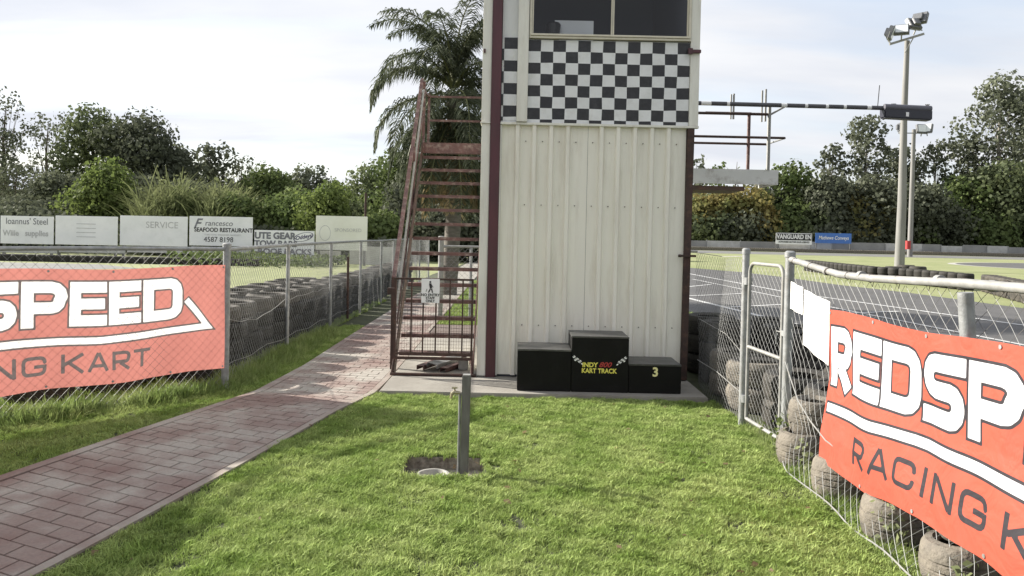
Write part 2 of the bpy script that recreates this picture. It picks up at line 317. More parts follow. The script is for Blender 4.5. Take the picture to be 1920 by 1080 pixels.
LF = {
 'lawn': leaf_mat('lawn_blade', (.185, .265, .062), (.31, .375, .132), vscale=2.6, trans=.28, rnd=.55),
 'weed': leaf_mat('weed_blade', (.17, .235, .07), (.28, .33, .13), vscale=2.5, trans=.35, rnd=.45),
 'dense': leaf_mat('dense_tree_leaf', (.08, .10, .05), (.128, .152, .07), .4),
 'dark': leaf_mat('dark_tree_leaf', (.075, .085, .058), (.115, .128, .082), .4),
 'gum': leaf_mat('gum_leaf', (.09, .102, .07), (.145, .16, .108), .3),
 'bright': leaf_mat('bright_shrub_leaf', (.105, .145, .04), (.155, .195, .06), .5, trans=.45),
 'mid': leaf_mat('mid_green_leaf', (.085, .12, .04), (.14, .175, .065), .5),
 'reed': leaf_mat('reed_leaf', (.15, .175, .08), (.21, .23, .115), .5),
 'yellow': leaf_mat('yellowing_leaf', (.15, .16, .055), (.25, .20, .075), .35),
 'brown': leaf_mat('dry_brown_leaf', (.16, .12, .08), (.24, .17, .08), .5),
 'palm': leaf_mat('palm_leaflet', (.062, .076, .046), (.11, .125, .08), 1, trans=.3),
 'dry': leaf_mat('dry_palm_leaflet', (.24, .20, .12), (.32, .25, .13), 1, trans=.3),
}

# ------------------------------------------------------------------ ground
def sheet(name, poly, z, m, kind='structure', parent=None):
    b = MB(); b.add([(x, y, z) for x, y in poly], [tuple(range(len(poly)))]); o = b.build(name, m, parent)
    if o.data.polygons[0].normal.z < 0: o.data.flip_normals()
    if kind: tag(o, kind=kind)
    return o
PIT = (-.72, -.155, 5.02, 5.50)
b = MB(); xs = [-900, PIT[0], PIT[1], 900]; ys = [-60, PIT[2], PIT[3], 1500]
vs = [(x, y, 0) for y in ys for x in xs]
b.add(vs, [(j*4+i, j*4+i+1, (j+1)*4+i+1, (j+1)*4+i) for j in range(3) for i in range(3) if not (i == 1 and j == 1)])
g = b.build('ground', M['soil']); tag(g, kind='structure')
if g.data.polygons[0].normal.z < 0: g.data.flip_normals()
g['label'] = 'earth under the grass'
# infield lawns, far away
sheet('infield_grass', [(-120, 10), (-3.05, 10), (-3.05, 7.9), (-4.4, 6.3), (-4.7, 4), (-5.1, -2), (-120, -2)][::-1], .004, M['infield'])
sheet('infield_grass', [(-120, 10.0), (-3.05, 10.0), (-3.05, 30), (-1.6, 60), (-8, 400), (-120, 400)], .0045, M['infield'])
sheet('infield_grass', [(2.9, 8.6), (2.4, -5), (160, -5), (160, 400), (-1.3, 400), (-1.3, 60), (.2, 34), (2.2, 12)], .004, M['infield'])
TR = [(4.2, -5), (4.2, 11.8), (4.35, 14.2), (3.8, 17), (3.2, 24), (4, 34), (9.6, 42.5), (11.3, 38), (11.9, 33.6), (12.1, 28.6), (12.8, 25), (13.1, 19), (13.4, -5)]
sheet('race_track', TR, .010, M['asphalt'])
sheet('track_edge', [(4.08, -5), (4.08, 11.8), (4.23, 14.2), (3.7, 16.8), (3.79, 17), (4.34, 14.2), (4.19, 11.8), (4.19, -5)], .014, M['kerb'])
sheet('race_track', [(-10, 86), (70, 88), (90, 98), (90, 106), (-10, 106)], .010, M['asphalt_pale'])
ell = [(50+15*math.cos(a), 58+13*math.sin(a)) for a in np.linspace(0, 2*math.pi, 40, endpoint=False)]
sheet('track_edge', [(50+(x-50)*1.04, 58+(y-58)*1.04) for x, y in ell], .010, M['kerb'])
sheet('race_track', ell, .015, M['asphalt'])
sheet('race_track', [(-60, 26.6), (-17.5, 26.6), (-14.2, 29.5), (-17, 32.0), (-60, 32.0)], .010, M['asphalt_pale'])
# painted lines on the near track
def line(p, q, wd):
    a = Vector((p[0], p[1], 0)); c = Vector((q[0], q[1], 0)); d = (c-a).normalized(); s_ = Vector((-d.y, d.x, 0))*wd/2
    line.z += .0006
    o = sheet('painted_line', [(v.x, v.y) for v in (a-s_, c-s_, c+s_, a+s_)], line.z, M['line'])
line.z = .0145
G = ground
line(G(1285, 558), G(1472, 604), .16); line(G(1472, 604), G(1930, 700), .16)
line(G(1285, 512), G(1475, 548), .14); line(G(1475, 548), G(1930, 612), .14)
line(G(1285, 539), G(1335, 534), .14); line(G(1290, 556), G(1402, 551), .14); line(G(1372, 577), G(1470, 572), .14)
line(G(1300, 524), G(1480, 561), .10); line(G(1480, 561), G(1930, 650), .10)
line(G(1560, 590), G(1690, 585), .14)

# ------------------------------------------------------------------ paved path
LD = [1.5, 3.2, 4.79, 5.76, 6.72, 7.53, 9.0, 11.7, 45]; LX = [-3.95, -3.55, -3.17, -2.93, -2.68, -2.47, -2.4, -2.42, -2.42]
RD = [1.5, 3.53, 5.03, 6.78, 7.55, 8.2, 45]; RX = [-2.62, -2.09, -1.80, -1.50, -1.31, -1.29, -1.29]
def pl(D): return float(np.interp(D, LD, LX))
def pr(D): return float(np.interp(D, RD, RX))
path = empty('paved_path', (-2.2, 6, 0)); tag(path, kind='structure')
def pp(s, t, z):
    k = .42*max(0, min(1, (10-s)/4)) if s < 10 else 0
    wd = pr(s)-pl(s); D = s - k*(t-.5)*wd
    return (pl(D)+(pr(D)-pl(D))*t, D, z)
b = MB(); ss = np.linspace(1.7, 44, 160); vs = []; fs = []
for s_ in ss: vs += [(pl(s_), s_, 0), (pl(s_), s_, .016), (pr(s_), s_, .016), (pr(s_), s_, 0)]
for i in range(len(ss)-1):
    for j in range(3): fs.append((i*4+j, i*4+j+1, (i+1)*4+j+1, (i+1)*4+j))
b.add(vs, fs); b.build('path_bed', M['brick_base'], path)
for side in (0, 1):   # smooth border strips
    b = MB(); vs = []; fs = []; ss = np.linspace(1.8, 20, 90)
    for s_ in ss:
        x0, x1 = (pl(s_), pl(s_)+.085) if side == 0 else (pr(s_)-.06, pr(s_))
        vs += [(x0, s_, .010), (x0, s_, .030), (x1, s_, .030), (x1, s_, .010)]
    for i in range(len(ss)-1):
        for j in range(3): fs.append((i*4+j, i*4+j+1, (i+1)*4+j+1, (i+1)*4+j))
    b.add(vs, fs); b.build('path_border', M['brick' if side == 0 else 'path_edge'], path)
rng = random.Random(4)
row = 0; s_ = 2.95; nb = 0; rest = MB()
pitch_ = .122
while s_ < 18:
    offs = 0 if row % 2 else .5; nper = 5; j = 0.006/1.2
    t0 = .075; t1 = .945; bw = (t1-t0)/nper
    k = -offs
    while k < nper:
        a = max(0, k); c = min(nper, k+1)
        if c-a > .1:
            ta = t0+a*bw+.0025; tb = t0+c*bw-.0025; sa = s_+.003; sb = s_+pitch_-.003
            h = .027+rng.uniform(-.0015, .0015)
            n_ = 1
            q = [pp(sa, ta, .012), pp(sa, tb, .012), pp(sb, tb, .012), pp(sb, ta, .012)]
            e_ = .0025
            q2 = [pp(sa+e_, ta+e_/1.3, h), pp(sa+e_, tb-e_/1.3, h), pp(sb-e_, tb-e_/1.3, h), pp(sb-e_, ta+e_/1.3, h)]
            F = [(0, 1, 5, 4), (1, 2, 6, 5), (2, 3, 7, 6), (3, 0, 4, 7), (4, 5, 6, 7)]
            if nb < 300:
                m_ = MB(); m_.add(q+q2, F); m_.build('brick', M['brick'], path); nb += 1
            else: rest.add(q+q2, F)
        k += 1
    row += 1; s_ += pitch_
o = rest.build('far_bricks', M['brick'], path); o['kind'] = 'stuff'
b = MB(); b.add([(pl(18)+.01, 18, .024), (pr(18)-.01, 18, .024), (pr(44), 44, .024), (pl(44), 44, .024)], [(0, 1, 2, 3)]); b.build('path_far_surface', M['concrete'], path)
# concrete slab under tower and stairs
slab = MB(); slab.box(-1.27, 1.95, 7.53, 11.6, -.04, .05)
o = slab.build('concrete_slab', M['concrete'], bevel=.008); tag(o, kind='structure')
sheet('rear_paving', [(-1.28, 11.6), (.5, 11.6), (.5, 13.4), (-1.28, 13.4)], .02, M['brick_base'])
# pit
b = MB(); x0, x1, y0, y1 = PIT
b.add([(x0, y0, 0), (x1, y0, 0), (x1, y1, 0), (x0, y1, 0), (x0, y0, -.085), (x1, y0, -.085), (x1, y1, -.085), (x0, y1, -.085)],
      [(0, 1, 5, 4), (1, 2, 6, 5), (2, 3, 7, 6), (3, 0, 4, 7), (4, 5, 6, 7)])
o = b.build('tap_pit', M['pit']); tag(o, kind='structure')

# ------------------------------------------------------------------ control tower
T = empty('control_tower', (.78, 9.6, .05)); tag(T, 'tall cream clad control tower with chequered band under a wide window', 'building')
FY = 8.4
# ribbed lower cladding: two sheets with raised ribs
def ribbed(name, x0, x1, z0, z1, m, first, pitch=.182):
    b = MB(); prof = [(x0, 0)]; x = first
    while x < x1-.05:
        if x > x0+.04: prof += [(x-.036, 0), (x-.032, -.003), (x-.020, -.040), (x-.015, -.045), (x+.015, -.045), (x+.020, -.040), (x+.032, -.003), (x+.036, 0)]
        x += pitch
    prof.append((x1, 0)); n = 8; vs = []; fs = []
    for k in range(n+1):
        z = z0+(z1-z0)*k/n
        vs += [(px_, FY+.03+dy_+.0015*math.sin(px_*9+k), z) for px_, dy_ in prof]
    w_ = len(prof)
    for k in range(n):
        for i in range(w_-1): fs.append((k*w_+i, k*w_+i+1, (k+1)*w_+i+1, (k+1)*w_+i))
    b.add(vs, fs); return b.build(name, m, T)
ribbed('cladding_sheet', -.135, .80, .075, 2.80, M['cream'], .035)
ribbed('cladding_sheet', .803, 1.868, .075, 2.80, M['cream'], .035+.182*5-.09+.09)
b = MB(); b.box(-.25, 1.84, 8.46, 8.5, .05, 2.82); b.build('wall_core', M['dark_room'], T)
b = MB()
for zz_ in (.62, 1.93, 2.62):
    for i in range(11):
        x = .035+.09+.182*i
        if x < 1.84: b.lathe([(.0, -.0), (.006, 0)], (x, FY+.02, zz_), 6); b.tube([(x, FY+.034, zz_), (x, FY+.018, zz_)], .006, 6)
o = b.build('screws', M['rust_dark'], T); o['kind'] = 'stuff'
b = MB(); b.box(-.357, -.262, FY-.012, 10.85, .06, 2.80); b.build('corner_trim', M['trim'], T, bevel=.004)
b = MB(); b.box(-.362, -.262, FY-.006, 10.85, 2.815, 5.2); b.build('corner_trim', M['trim'], T, bevel=.004)
b = MB(); b.box(-.37, -.262, FY-.03, 8.6, 2.80, 2.815); b.build('corner_cap', M['trim'], T)
b = MB(); b.box(-.26, -.155, FY-.035, FY+.09, .05, 5.2); b.build('column', M['maroon'], T, bevel=.003)
b = MB(); b.box(-.153, -.136, FY-.012, FY+.05, .07, 2.79); b.build('flashing', M['trim'], T)
b = MB(); b.bar((1.895, FY+.03, .06), (1.912, FY+.03, 2.79), .072, .10, (0, 1, 0)); b.build('corner_post', M['rust_dark'], T, bevel=.003)
b = MB(); b.box(1.885, 1.985, FY-.012, FY+.05, 2.82, 5.2); b.build('corner_trim', M['trim'], T, bevel=.004)
b = MB(); b.box(-.153, 1.99, FY-.03, FY+.03, 2.792, 2.818); b.build('band_flashing', M['trim'], T, bevel=.003)
b = MB(); b.box(1.86, 1.99, FY-.05, FY-.012, 3.60, 3.635); b.box(1.85, 1.90, FY-.053, FY-.03, 3.585, 3.65); b.build('bracket', M['maroon'], T, bevel=.003)
b = MB(); b.box(-.35, -.33, FY-.03, FY+.02, 3.56, 3.60); b.build('bracket', M['maroon'], T)
# side and rear walls, floor, roof, dark room behind the glass
b = MB(); b.box(-.30, -.27, 8.5, 10.8, .055, 5.19); b.build('side_wall', M['cream'], T)
b = MB(); b.box(1.90, 1.94, 8.5, 10.8, .055, 5.19); b.build('side_wall', M['cream'], T)
b = MB(); b.box(-.30, 1.94, 10.81, 10.85, .055, 5.19); b.build('rear_wall', M['cream'], T)
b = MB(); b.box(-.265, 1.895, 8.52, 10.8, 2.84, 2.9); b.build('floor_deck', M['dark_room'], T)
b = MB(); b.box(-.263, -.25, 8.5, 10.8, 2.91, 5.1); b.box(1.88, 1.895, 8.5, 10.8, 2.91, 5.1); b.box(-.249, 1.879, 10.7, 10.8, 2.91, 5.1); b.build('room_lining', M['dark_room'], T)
b = MB(); b.box(-.5, 2.15, 8.2, 11.1, 5.2, 5.3); b.build('roof', M['trim'], T)
b = MB(); b.box(-.15, .14, FY+.03, FY+.06, 3.72, 5.2); b.box(.14, 1.88, FY+.03, FY+.06, 4.86, 5.2); b.build('upper_cladding', M['white_clad'], T)
b = MB(); b.box(.017, .133, FY-.055, FY+.025, 2.822, 5.2); b.build('batten', M['trim'], T, bevel=.004)
# chequered band: painted squares on backing sheets
def chequer(name, x0, ncol, colw, z_top, rowh, nrow, y, first_black, x1=None, lastfrac=.3):
    rg = random.Random(7); b = MB()
    X = [x0+i*colw for i in range(ncol+1)]
    if x1: X[-1] = x1
    Z = [z_top-j*rowh for j in range(nrow+1)]+[z_top-(nrow+lastfrac)*rowh]
    J = {(i, j): (rg.uniform(-.003, .003) if 0 < i < ncol else 0, rg.uniform(-.003, .003) if 0 < j < len(Z)-1 else 0) for i in range(ncol+1) for j in range(len(Z))}
    for j in range(len(Z)-1):
        for i in range(ncol):
            b.cm = 0 if (i+j) % 2 == (0 if first_black else 1) else 1
            vs = [(X[a]+J[(a, c)][0], y-.0015*math.sin(a*2.1), Z[c]+J[(a, c)][1]) for a, c in ((i, j), (i+1, j), (i+1, j+1), (i, j+1))]
            b.add(vs, [(0, 3, 2, 1)])
    return b.build(name, [M['chk_black'], M['chk_white']], T)
M['chk_black'] = mat('chequer_black', (.017, .017, .02), .4, var=.3, vscale=20, dirt=(.05, .05, .05), dscale=10, damt=.5)
M['chk_white'] = mat('chequer_white', (.72, .73, .73), .45, var=.08, vscale=6, dirt=(.45, .44, .40), dscale=8, damt=.4)
b = MB(); b.box(-.15, 1.883, FY+.012, FY+.026, 2.82, 3.72); b.build('band_backing', M['white_clad'], T)
chequer('chequered_panel', .135, 13, .1343, 3.715, .1222, 7, FY+.008, True, x1=1.881)
chequer('chequered_panel', -.128, 1, .143, 3.735, .1222, 7, FY+.009, True)
for j in range(8):
    b = MB()
    if j % 2 == 1: b.box(-.153, -.130, FY+.004, FY+.011, 3.735-(j+1)*.1222+(.08 if j == 7 else 0), 3.735-j*.1222); b.build('chequered_square', M['chk_black'], T)
# window
W = empty('window', (1.02, FY, 3.74)); W.parent = T; W.location = Vector((1.02, FY, 3.74))-Vector(T.location)
def wl(*a): return a
b = MB()
b.box(.14, 1.882, FY-.03, FY+.03, 3.728, 3.752); b.box(.155, 1.868, FY-.045, FY+.03, 3.754, 3.774)
b.box(.14, .165, FY-.028, FY+.03, 3.754, 4.86); b.box(1.857, 1.882, FY-.028, FY+.03, 3.754, 4.86); b.box(.14, 1.882, FY-.03, FY+.03, 4.862, 4.9)
b.box(.167, .182, FY-.012, FY+.02, 3.776, 4.86); b.box(1.842, 1.855, FY-.012, FY+.02, 3.776, 4.86)
b.build('window_frame', M['alu'], W, bevel=.002)
b = MB(); b.box(1.016, 1.03, FY-.03, FY+.0, 3.776, 4.86); b.box(1.034, 1.052, FY-.018, FY+.02, 3.776, 4.86); b.build('mullion', M['alu'], W, bevel=.002)
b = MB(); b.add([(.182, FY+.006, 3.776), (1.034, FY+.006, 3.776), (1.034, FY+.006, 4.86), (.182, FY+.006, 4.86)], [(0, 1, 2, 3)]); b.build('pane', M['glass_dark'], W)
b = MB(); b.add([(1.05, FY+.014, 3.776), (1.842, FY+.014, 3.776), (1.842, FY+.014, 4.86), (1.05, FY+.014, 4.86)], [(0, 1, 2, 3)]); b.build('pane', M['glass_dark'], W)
# white board standing inside the window, and a dark round-backed seat in front of it
b = MB(); b.box(.42, .85, 8.60, 8.62, 3.70, 3.985); o = b.build('whiteboard', mat('whiteboard_face', (.8, .82, .82), .4)); tag(o, 'white board standing inside the tower behind the window glass', 'board')
b = MB(); b.lathe([(.0, 3.935), (.07, 3.935), (.085, 3.915), (.07, 3.80), (.06, 3.6), (0, 3.6)], (.40, 8.54, 0), 20); b.lathe([(.02, 3.6), (.02, 2.95), (.085, 2.94), (.085, 2.905), (0, 2.905)], (.40, 8.54, 0), 16)
o = b.build('stool', M['black']); tag(o, 'dark round stool in front of the white board inside the tower window', 'stool')

# ------------------------------------------------------------------ podium
P = empty('winners_podium', (.9, 7.9, .05)); tag(P, 'black three-step winners podium against the cream tower wall', 'podium')
PF = 7.67
def step(x0, x1, zt, y0=PF):
    b = MB(); b.box(x0, x1, y0, 8.17, .052, zt-.018); b.build('step', M['black_paint'], P, bevel=.004)
    b = MB(); b.box(x0-.002, x1+.002, y0-.003, 8.17, zt-.017, zt); b.build('step_top', M['black_top'], P, bevel=.003)
step(.08, .6125, .468); step(.6175, 1.1845, .607); step(1.1895, 1.71, .342)
def text_mesh(txt, size, loc, m, name='lettering', parent=None, align='CENTER', bold=0, shear=0, xs=1, rot=(R(90), 0, 0), ext=.0008):
    c = bpy.data.curves.new(name, 'FONT'); c.body = txt; c.size = size; c.align_x = align; c.align_y = 'CENTER'; c.offset = bold; c.shear = shear; c.extrude = ext; c.resolution_u = 4
    o = bpy.data.objects.new('tmp', c); COL.objects.link(o); bpy.context.view_layer.update()
    me = bpy.data.meshes.new_from_object(o.evaluated_get(bpy.context.evaluated_depsgraph_get())); bpy.data.objects.remove(o); bpy.data.curves.remove(c)
    me.name = name; off = wloc(parent) if parent else Vector((0, 0, 0))
    me.transform(Matrix.Translation(Vector(loc)-off) @ Euler(rot).to_matrix().to_4x4() @ Matrix.Diagonal((xs, 1, 1, 1)))
    me.materials.clear(); me.materials.append(m)
    r = bpy.data.objects.new(name, me); COL.objects.link(r)
    if parent: r.parent = parent
    return r
text_mesh('INDY', .064, (.800, PF-.002, .322), M['yellow'], parent=P, bold=.0022, xs=1.0)
text_mesh('800', .070, (.947, PF-.002, .325), M['red_vinyl'], parent=P, bold=.0015, shear=.35, xs=1.15)
text_mesh('KART TRACK', .064, (.892, PF-.002, .264), M['yellow'], parent=P, bold=.002, xs=.90)
text_mesh('3', .125, (1.452, PF-.002, .262), M['yellow_pale'], parent=P, bold=.004)
for fx, sgn in ((.675, 1), (1.118, -1)):
    b = MB()
    for i in range(5):
        for j in range(4):
            if (i+j) % 2 == 0:
                def wv(u, v): return (fx+sgn*(u-.5)*.085-sgn*(v-.5)*.03, PF-.0025, .372+(v-.5)*.058-(u-.5)*.035+.006*math.sin(u*6))
                b.add([wv(i/5, j/4), wv((i+1)/5, j/4), wv((i+1)/5, (j+1)/4), wv(i/5, (j+1)/4)], [(0, 1, 2, 3)])
    b.build('flag_emblem', M['white'], P)

# ------------------------------------------------------------------ stairs
ST = empty('metal_staircase', (-.85, 8.5, .05)); tag(ST, 'steep rusty red metal staircase climbing beside the tower', 'staircase')
def st(k):   # tread k: depth and height
    return 9.75+.15*k, 1.55+.185*k
SX0, SX1 = -1.262, -.40
for k in range(-7, 7):
    D, z = st(k); b = MB()
    b.box(SX0+.012, SX1-.005, D-.005, D+.15, z-.012, z); b.box(SX0+.012, SX1-.005, D-.005, D+.01, z-.040, z-.013)
    b.build('tread', M['rust'], ST)
for X in (SX0, SX1):
    d0, z0 = 8.42, .055; d1, z1 = 10.72, 2.86
    b = MB(); b.bar((X, d0, z0), (X, d1, z1-.02), .012, .16); b.build('stringer', M['rust_dark'] if X < -1 else M['rust'], ST)
b = MB(); b.box(SX0-.01, SX1+.005, 10.66, 10.70, 2.70, 2.845); b.build('landing_beam', M['rust'], ST)
b = MB(); b.box(SX0-.01, SX1+.04, 10.702, 11.75, 2.80, 2.845); b.build('landing', M['rust'], ST)
# handrail: outer flat rails and uprights
HX = -1.335
b = MB(); b.bar((HX, 8.80, .04), (HX, 8.80, 1.10), .05, .05, (0, 1, 0)); b.build('newel_post', M['rust_dark'], ST)
b = MB(); b.bar((HX, 8.78, 1.08), (HX, 11.1, 3.80), .045, .03); b.build('handrail', M['rust'], ST)
b = MB(); b.bar((HX+.03, 8.9, .55), (HX+.03, 11.0, 3.3), .012, .05); b.build('knee_rail', M['rust'], ST)
b = MB(); b.bar((HX+.045, 8.74, .78), (HX+.045, 10.95, 3.62), .022, .022); b.build('lower_rail', M['galv_pale'], ST)
b = MB(); b.bar((HX+.035, 11.08, 2.80), (HX+.035, 11.08, 3.76), .035, .035, (0, 1, 0)); b.build('rail_post', M['rust'], ST)
b = MB(); b.bar((HX+.035, 10.1, 1.9), (HX+.035, 10.1, 2.72), .03, .03, (0, 1, 0)); b.build('rail_post', M['rust'], ST)
for zz_ in (3.30, 3.66):
    b = MB(); b.bar((HX+.035, 11.72, zz_), (-.2, 11.72, zz_), .03, .03); b.build('landing_rail', M['rust'], ST)
b = MB(); b.bar((HX+.035, 11.72, 2.85), (HX+.035, 11.72, 3.70), .035, .035, (0, 1, 0)); b.build('rail_post', M['rust'], ST)
b = MB(); b.bar((HX+.035, 11.1, 3.62), (HX+.035, 11.72, 3.66), .03, .03); b.build('landing_rail', M['rust'], ST)
# foot frame in front of the stairs
b = MB(); b.tube([(-1.275, 8.36, .062), (-1.24, 8.40, .33)], .014); b.build('foot', M['rust_dark'], ST)
b = MB(); b.tube([(-.41, 8.36, .062), (-.41, 8.40, .33)], .012); b.build('foot', M['rust'], ST)
b = MB(); b.tube([(-1.29, 8.35, .068), (-.36, 8.35, .068)], .016); b.build('foot_rail', M['rust_dark'], ST)
# gate across the stairs
GT = empty('stair_gate', (-.83, 8.34, .25)); tag(GT, 'dark steel gate closing the foot of the staircase', 'gate')
gy = 8.33; z0, z1 = .235, 1.115; x0, x1 = -1.245, -.415
b = MB(); b.bar((x0, gy, z0), (x0, gy, z1), .025, .025, (0, 1, 0)); b.bar((x1, gy, z0), (x1, gy, z1), .022, .022, (0, 1, 0))
b.bar((x0+.013, gy, z1-.012), (x1-.012, gy, z1-.012), .022, .022); b.bar((x0+.013, gy, z0+.012), (x1-.012, gy, z0+.012), .026, .03); b.bar((x0+.013, gy, z0+.062), (x1-.012, gy, z0+.062), .02, .02)
b.build('gate_frame', M['rust_dark'], GT)
for x in (772, 794, 818, 844, 868):
    X = (x-960)*gy/FPX+.01; b = MB(); b.bar((X, gy, z0+.074), (X, gy, z1-.024), .016, .012, (0, 1, 0)); b.build('bar', M['rust_dark'], GT)
b = MB(); zz_ = z0+.075
for i in range(30):
    X = x0+.02+i*.028
    if X < x1: b.tube([(X, gy+.012, z0+.075), (X, gy+.012, .80)], .0016, 4)
for i in range(20): b.tube([(x0+.01, gy+.0135, z0+.09+i*.036), (x1-.01, gy+.0135, z0+.09+i*.036)], .0016, 4)
b.build('gate_mesh', M['rust_dark'], GT)
b = MB(); b.box(-1.33, -1.24, gy-.02, gy+.02, .93, 1.0); b.box(-1.30, -1.27, gy-.026, gy-.021, .94, .99); b.build('hinge', M['rust_dark'], GT)
SG = empty('entry_sign', (-.85, 8.30, 1.0)); tag(SG, 'small white staff only notice fixed to the stair gate', 'sign')
b = MB(); b.box(-.962, -.767, 8.290, 8.296, .850, 1.108); b.build('sign_plate', M['white'], SG, bevel=.0015)
text_mesh('NO ENTRY', .040, (-.865, 8.288, .935), M['black'], parent=SG, bold=.001); text_mesh('STAFF', .036, (-.865, 8.288, .902), M['black'], parent=SG, bold=.001); text_mesh('ONLY', .036, (-.865, 8.288, .870), M['black'], parent=SG, bold=.001)
b = MB()
b.lathe([(0, 0), (.011, 0)], (-.868, 8.2885, 1.075), 10); b.v = [(v[0], 8.2885, 1.075+(v[1]-8.2885)) for v in b.v]
def fq(*p): b.add([(x, 8.2882, z) for x, z in p], [tuple(range(len(p)))])
fq((-.882, 1.06), (-.856, 1.062), (-.846, 1.01), (-.872, 1.005)); fq((-.858, 1.055), (-.834, 1.02), (-.838, 1.015), (-.862, 1.045))
b2 = MB(); b2.add([(x, 8.2880, z) for x, z in ((-.872, 1.004), (-.858, 1.004), (-.878, .960), (-.892, .962))], [(0, 1, 2, 3)]); b2.add([(x, 8.2878, z) for x, z in ((-.860, 1.003), (-.846, 1.006), (-.836, .958), (-.848, .958))], [(0, 1, 2, 3)])
b2.add([(x, 8.2877, z) for x, z in ((-.905, 1.0), (-.899, 1.002), (-.909, .97), (-.915, .97))], [(0, 1, 2, 3)])
b.build('pictogram', M['black'], SG); b2.build('pictogram', M['black'], SG)
# steel offcuts lying under the stairs
def channel(a, c, wd, ht, m, label, tilt=0):
    a, c = Vector(a), Vector(c); d = (c-a).normalized(); s_ = d.cross(Vector((0, 0, 1))).normalized(); u = s_.cross(d); q = Matrix.Rotation(tilt, 3, d); s_ = q @ s_; u = q @ u
    mid = (a+c)/2; h = (c-a)/2; b = MB()
    b.obox(mid, h, s_*wd/2, u*.003); b.obox(mid+s_*(wd/2-.003)-u*ht/2, h, s_*.003, u*(ht/2-.0035)); b.obox(mid-s_*(wd/2-.003)-u*ht/2, h, s_*.003, u*(ht/2-.0035))
    o = b.build('steel_channel', m); tag(o, label, 'offcut', 'steel offcuts under the stairs'); return o
channel((-1.00, 8.62, .115), (-.72, 9.35, .125), .085, .05, M['rust'], 'dull brown steel channel lying nearest the path under the stairs')
channel((-.86, 8.60, .145), (-.60, 9.25, .14), .13, .05, M['galv'], 'wide grey brown steel channel in the middle of the offcuts', .15)
channel((-.74, 8.58, .10), (-.48, 9.15, .11), .075, .045, M['rust'], 'narrow brown steel channel on the tower side of the offcuts')
b = MB(); b.box(-.58, -.47, 8.75, 8.98, .052, .17); b.box(-.56, -.49, 8.78, 8.95, .172, .20); o = b.build('plastic_tub', M['pvc'], bevel=.01); tag(o, 'small off-white plastic tub beside the steel offcuts', 'tub')

# ------------------------------------------------------------------ tap post in the pit
TP = empty('tap_post', (-.29, 5.14, -.13)); tag(TP, 'grey square standpipe post with brass tap rising from the pit', 'standpipe')
b = MB(); b.bar((-.29, 5.14, -.13), (-.283, 5.14, .655), .056, .056, (0, 1, 0)); b.build('post', M['timber'], TP, bevel=.003)
b = MB(); b.bar((-.283, 5.14, .656), (-.283, 5.14, .664), .05, .05, (0, 1, 0)); b.build('cap', M['galv_pale'], TP)
b = MB(); b.tube([(-.328, 5.15, -.13), (-.326, 5.15, .50), (-.326, 5.15, .535), (-.340, 5.15, .545)], .009, 8); b.build('pipe', M['galv'], TP, True)
b = MB(); b.tube([(-.322, 5.12, .542), (-.345, 5.12, .545), (-.362, 5.12, .548), (-.378, 5.12, .538), (-.385, 5.12, .505)], [.010, .012, .013, .011, .009], 8)
b.tube([(-.358, 5.12, .552), (-.360, 5.12, .575)], .005, 6); b.tube([(-.378, 5.12, .576), (-.342, 5.12, .578)], .007, 6); b.build('tap', M['brass'], TP, True)
b = MB(); b.lathe([(.080, -.083), (.090, -.03), (.094, -.022), (.108, -.022), (.112, -.03), (.102, -.083)], (-.50, 5.20, 0), 32, closed=True)
o = b.build('valve_surround', M['pvc'], smooth=True); tag(o, 'round white plastic valve surround in the pit', 'valve cover')
o.scale = (1, 1, 1)

# ------------------------------------------------------------------ chain link
def mesh_wires(fn, Lh, H, pitch=.06, r=.0016, seg=.24, z0=0):
    """diagonal wires of chain link over a surface fn(u, v, off)"""
    V = []; F = []; step_ = pitch*math.sqrt(2)
    for sgn in (1, -1):
        c = -H if sgn == 1 else 0
        while c < Lh + (0 if sgn == 1 else H):
            # u = c + sgn*v
            v0 = max(0, -c if sgn == 1 else c-Lh); v1 = min(H, Lh-c if sgn == 1 else c)
            if v1-v0 > .02:
                n = max(1, int((v1-v0)/seg)); pts = []
                for i in range(n+1):
                    v = v0+(v1-v0)*i/n; pts.append(fn(c+sgn*v, v, sgn*.0022))
                pts = np.array(pts); t = pts[-1]-pts[0]; t /= np.linalg.norm(t)+1e-9
                a = np.cross(t, [.3, .9, .2]); a /= np.linalg.norm(a); bb = np.cross(t, a)
                base = len(V)
                for p in pts:
                    for k in range(3): V.append(p+(a*math.cos(k*2.094)+bb*math.sin(k*2.094))*r)
                for i in range(n):
                    for k in range(3): F.append((base+i*3+k, base+i*3+(k+1) % 3, base+i*3+3+(k+1) % 3, base+i*3+3+k))
            c += step_
    return V, F
def wire_panel(fn, Lh, H, parent, pitch=.06, r=.0016, m='wire', seg=.24):
    V, F = mesh_wires(fn, Lh, H, pitch, r, seg); b = MB(); b.v = [tuple(v) for v in V]; b.f = F; b.m = [0]*len(F)
    return b.build('wire_mesh', M[m], parent)
def post(parent, x, y, top, r=.026, m='galv', lean=(0, 0), cap=True, name='post'):
    b = MB(); b.tube([(x, y, -.1), (x+lean[0], y+lean[1], top-.01)], r, 12)
    if cap: b.tube([(x+lean[0], y+lean[1], top-.05), (x+lean[0], y+lean[1], top-.012), (x+lean[0], y+lean[1], top)], [r*1.18, r*1.18, r*.7], 12)
    return b.build(name, M[m], parent, True)

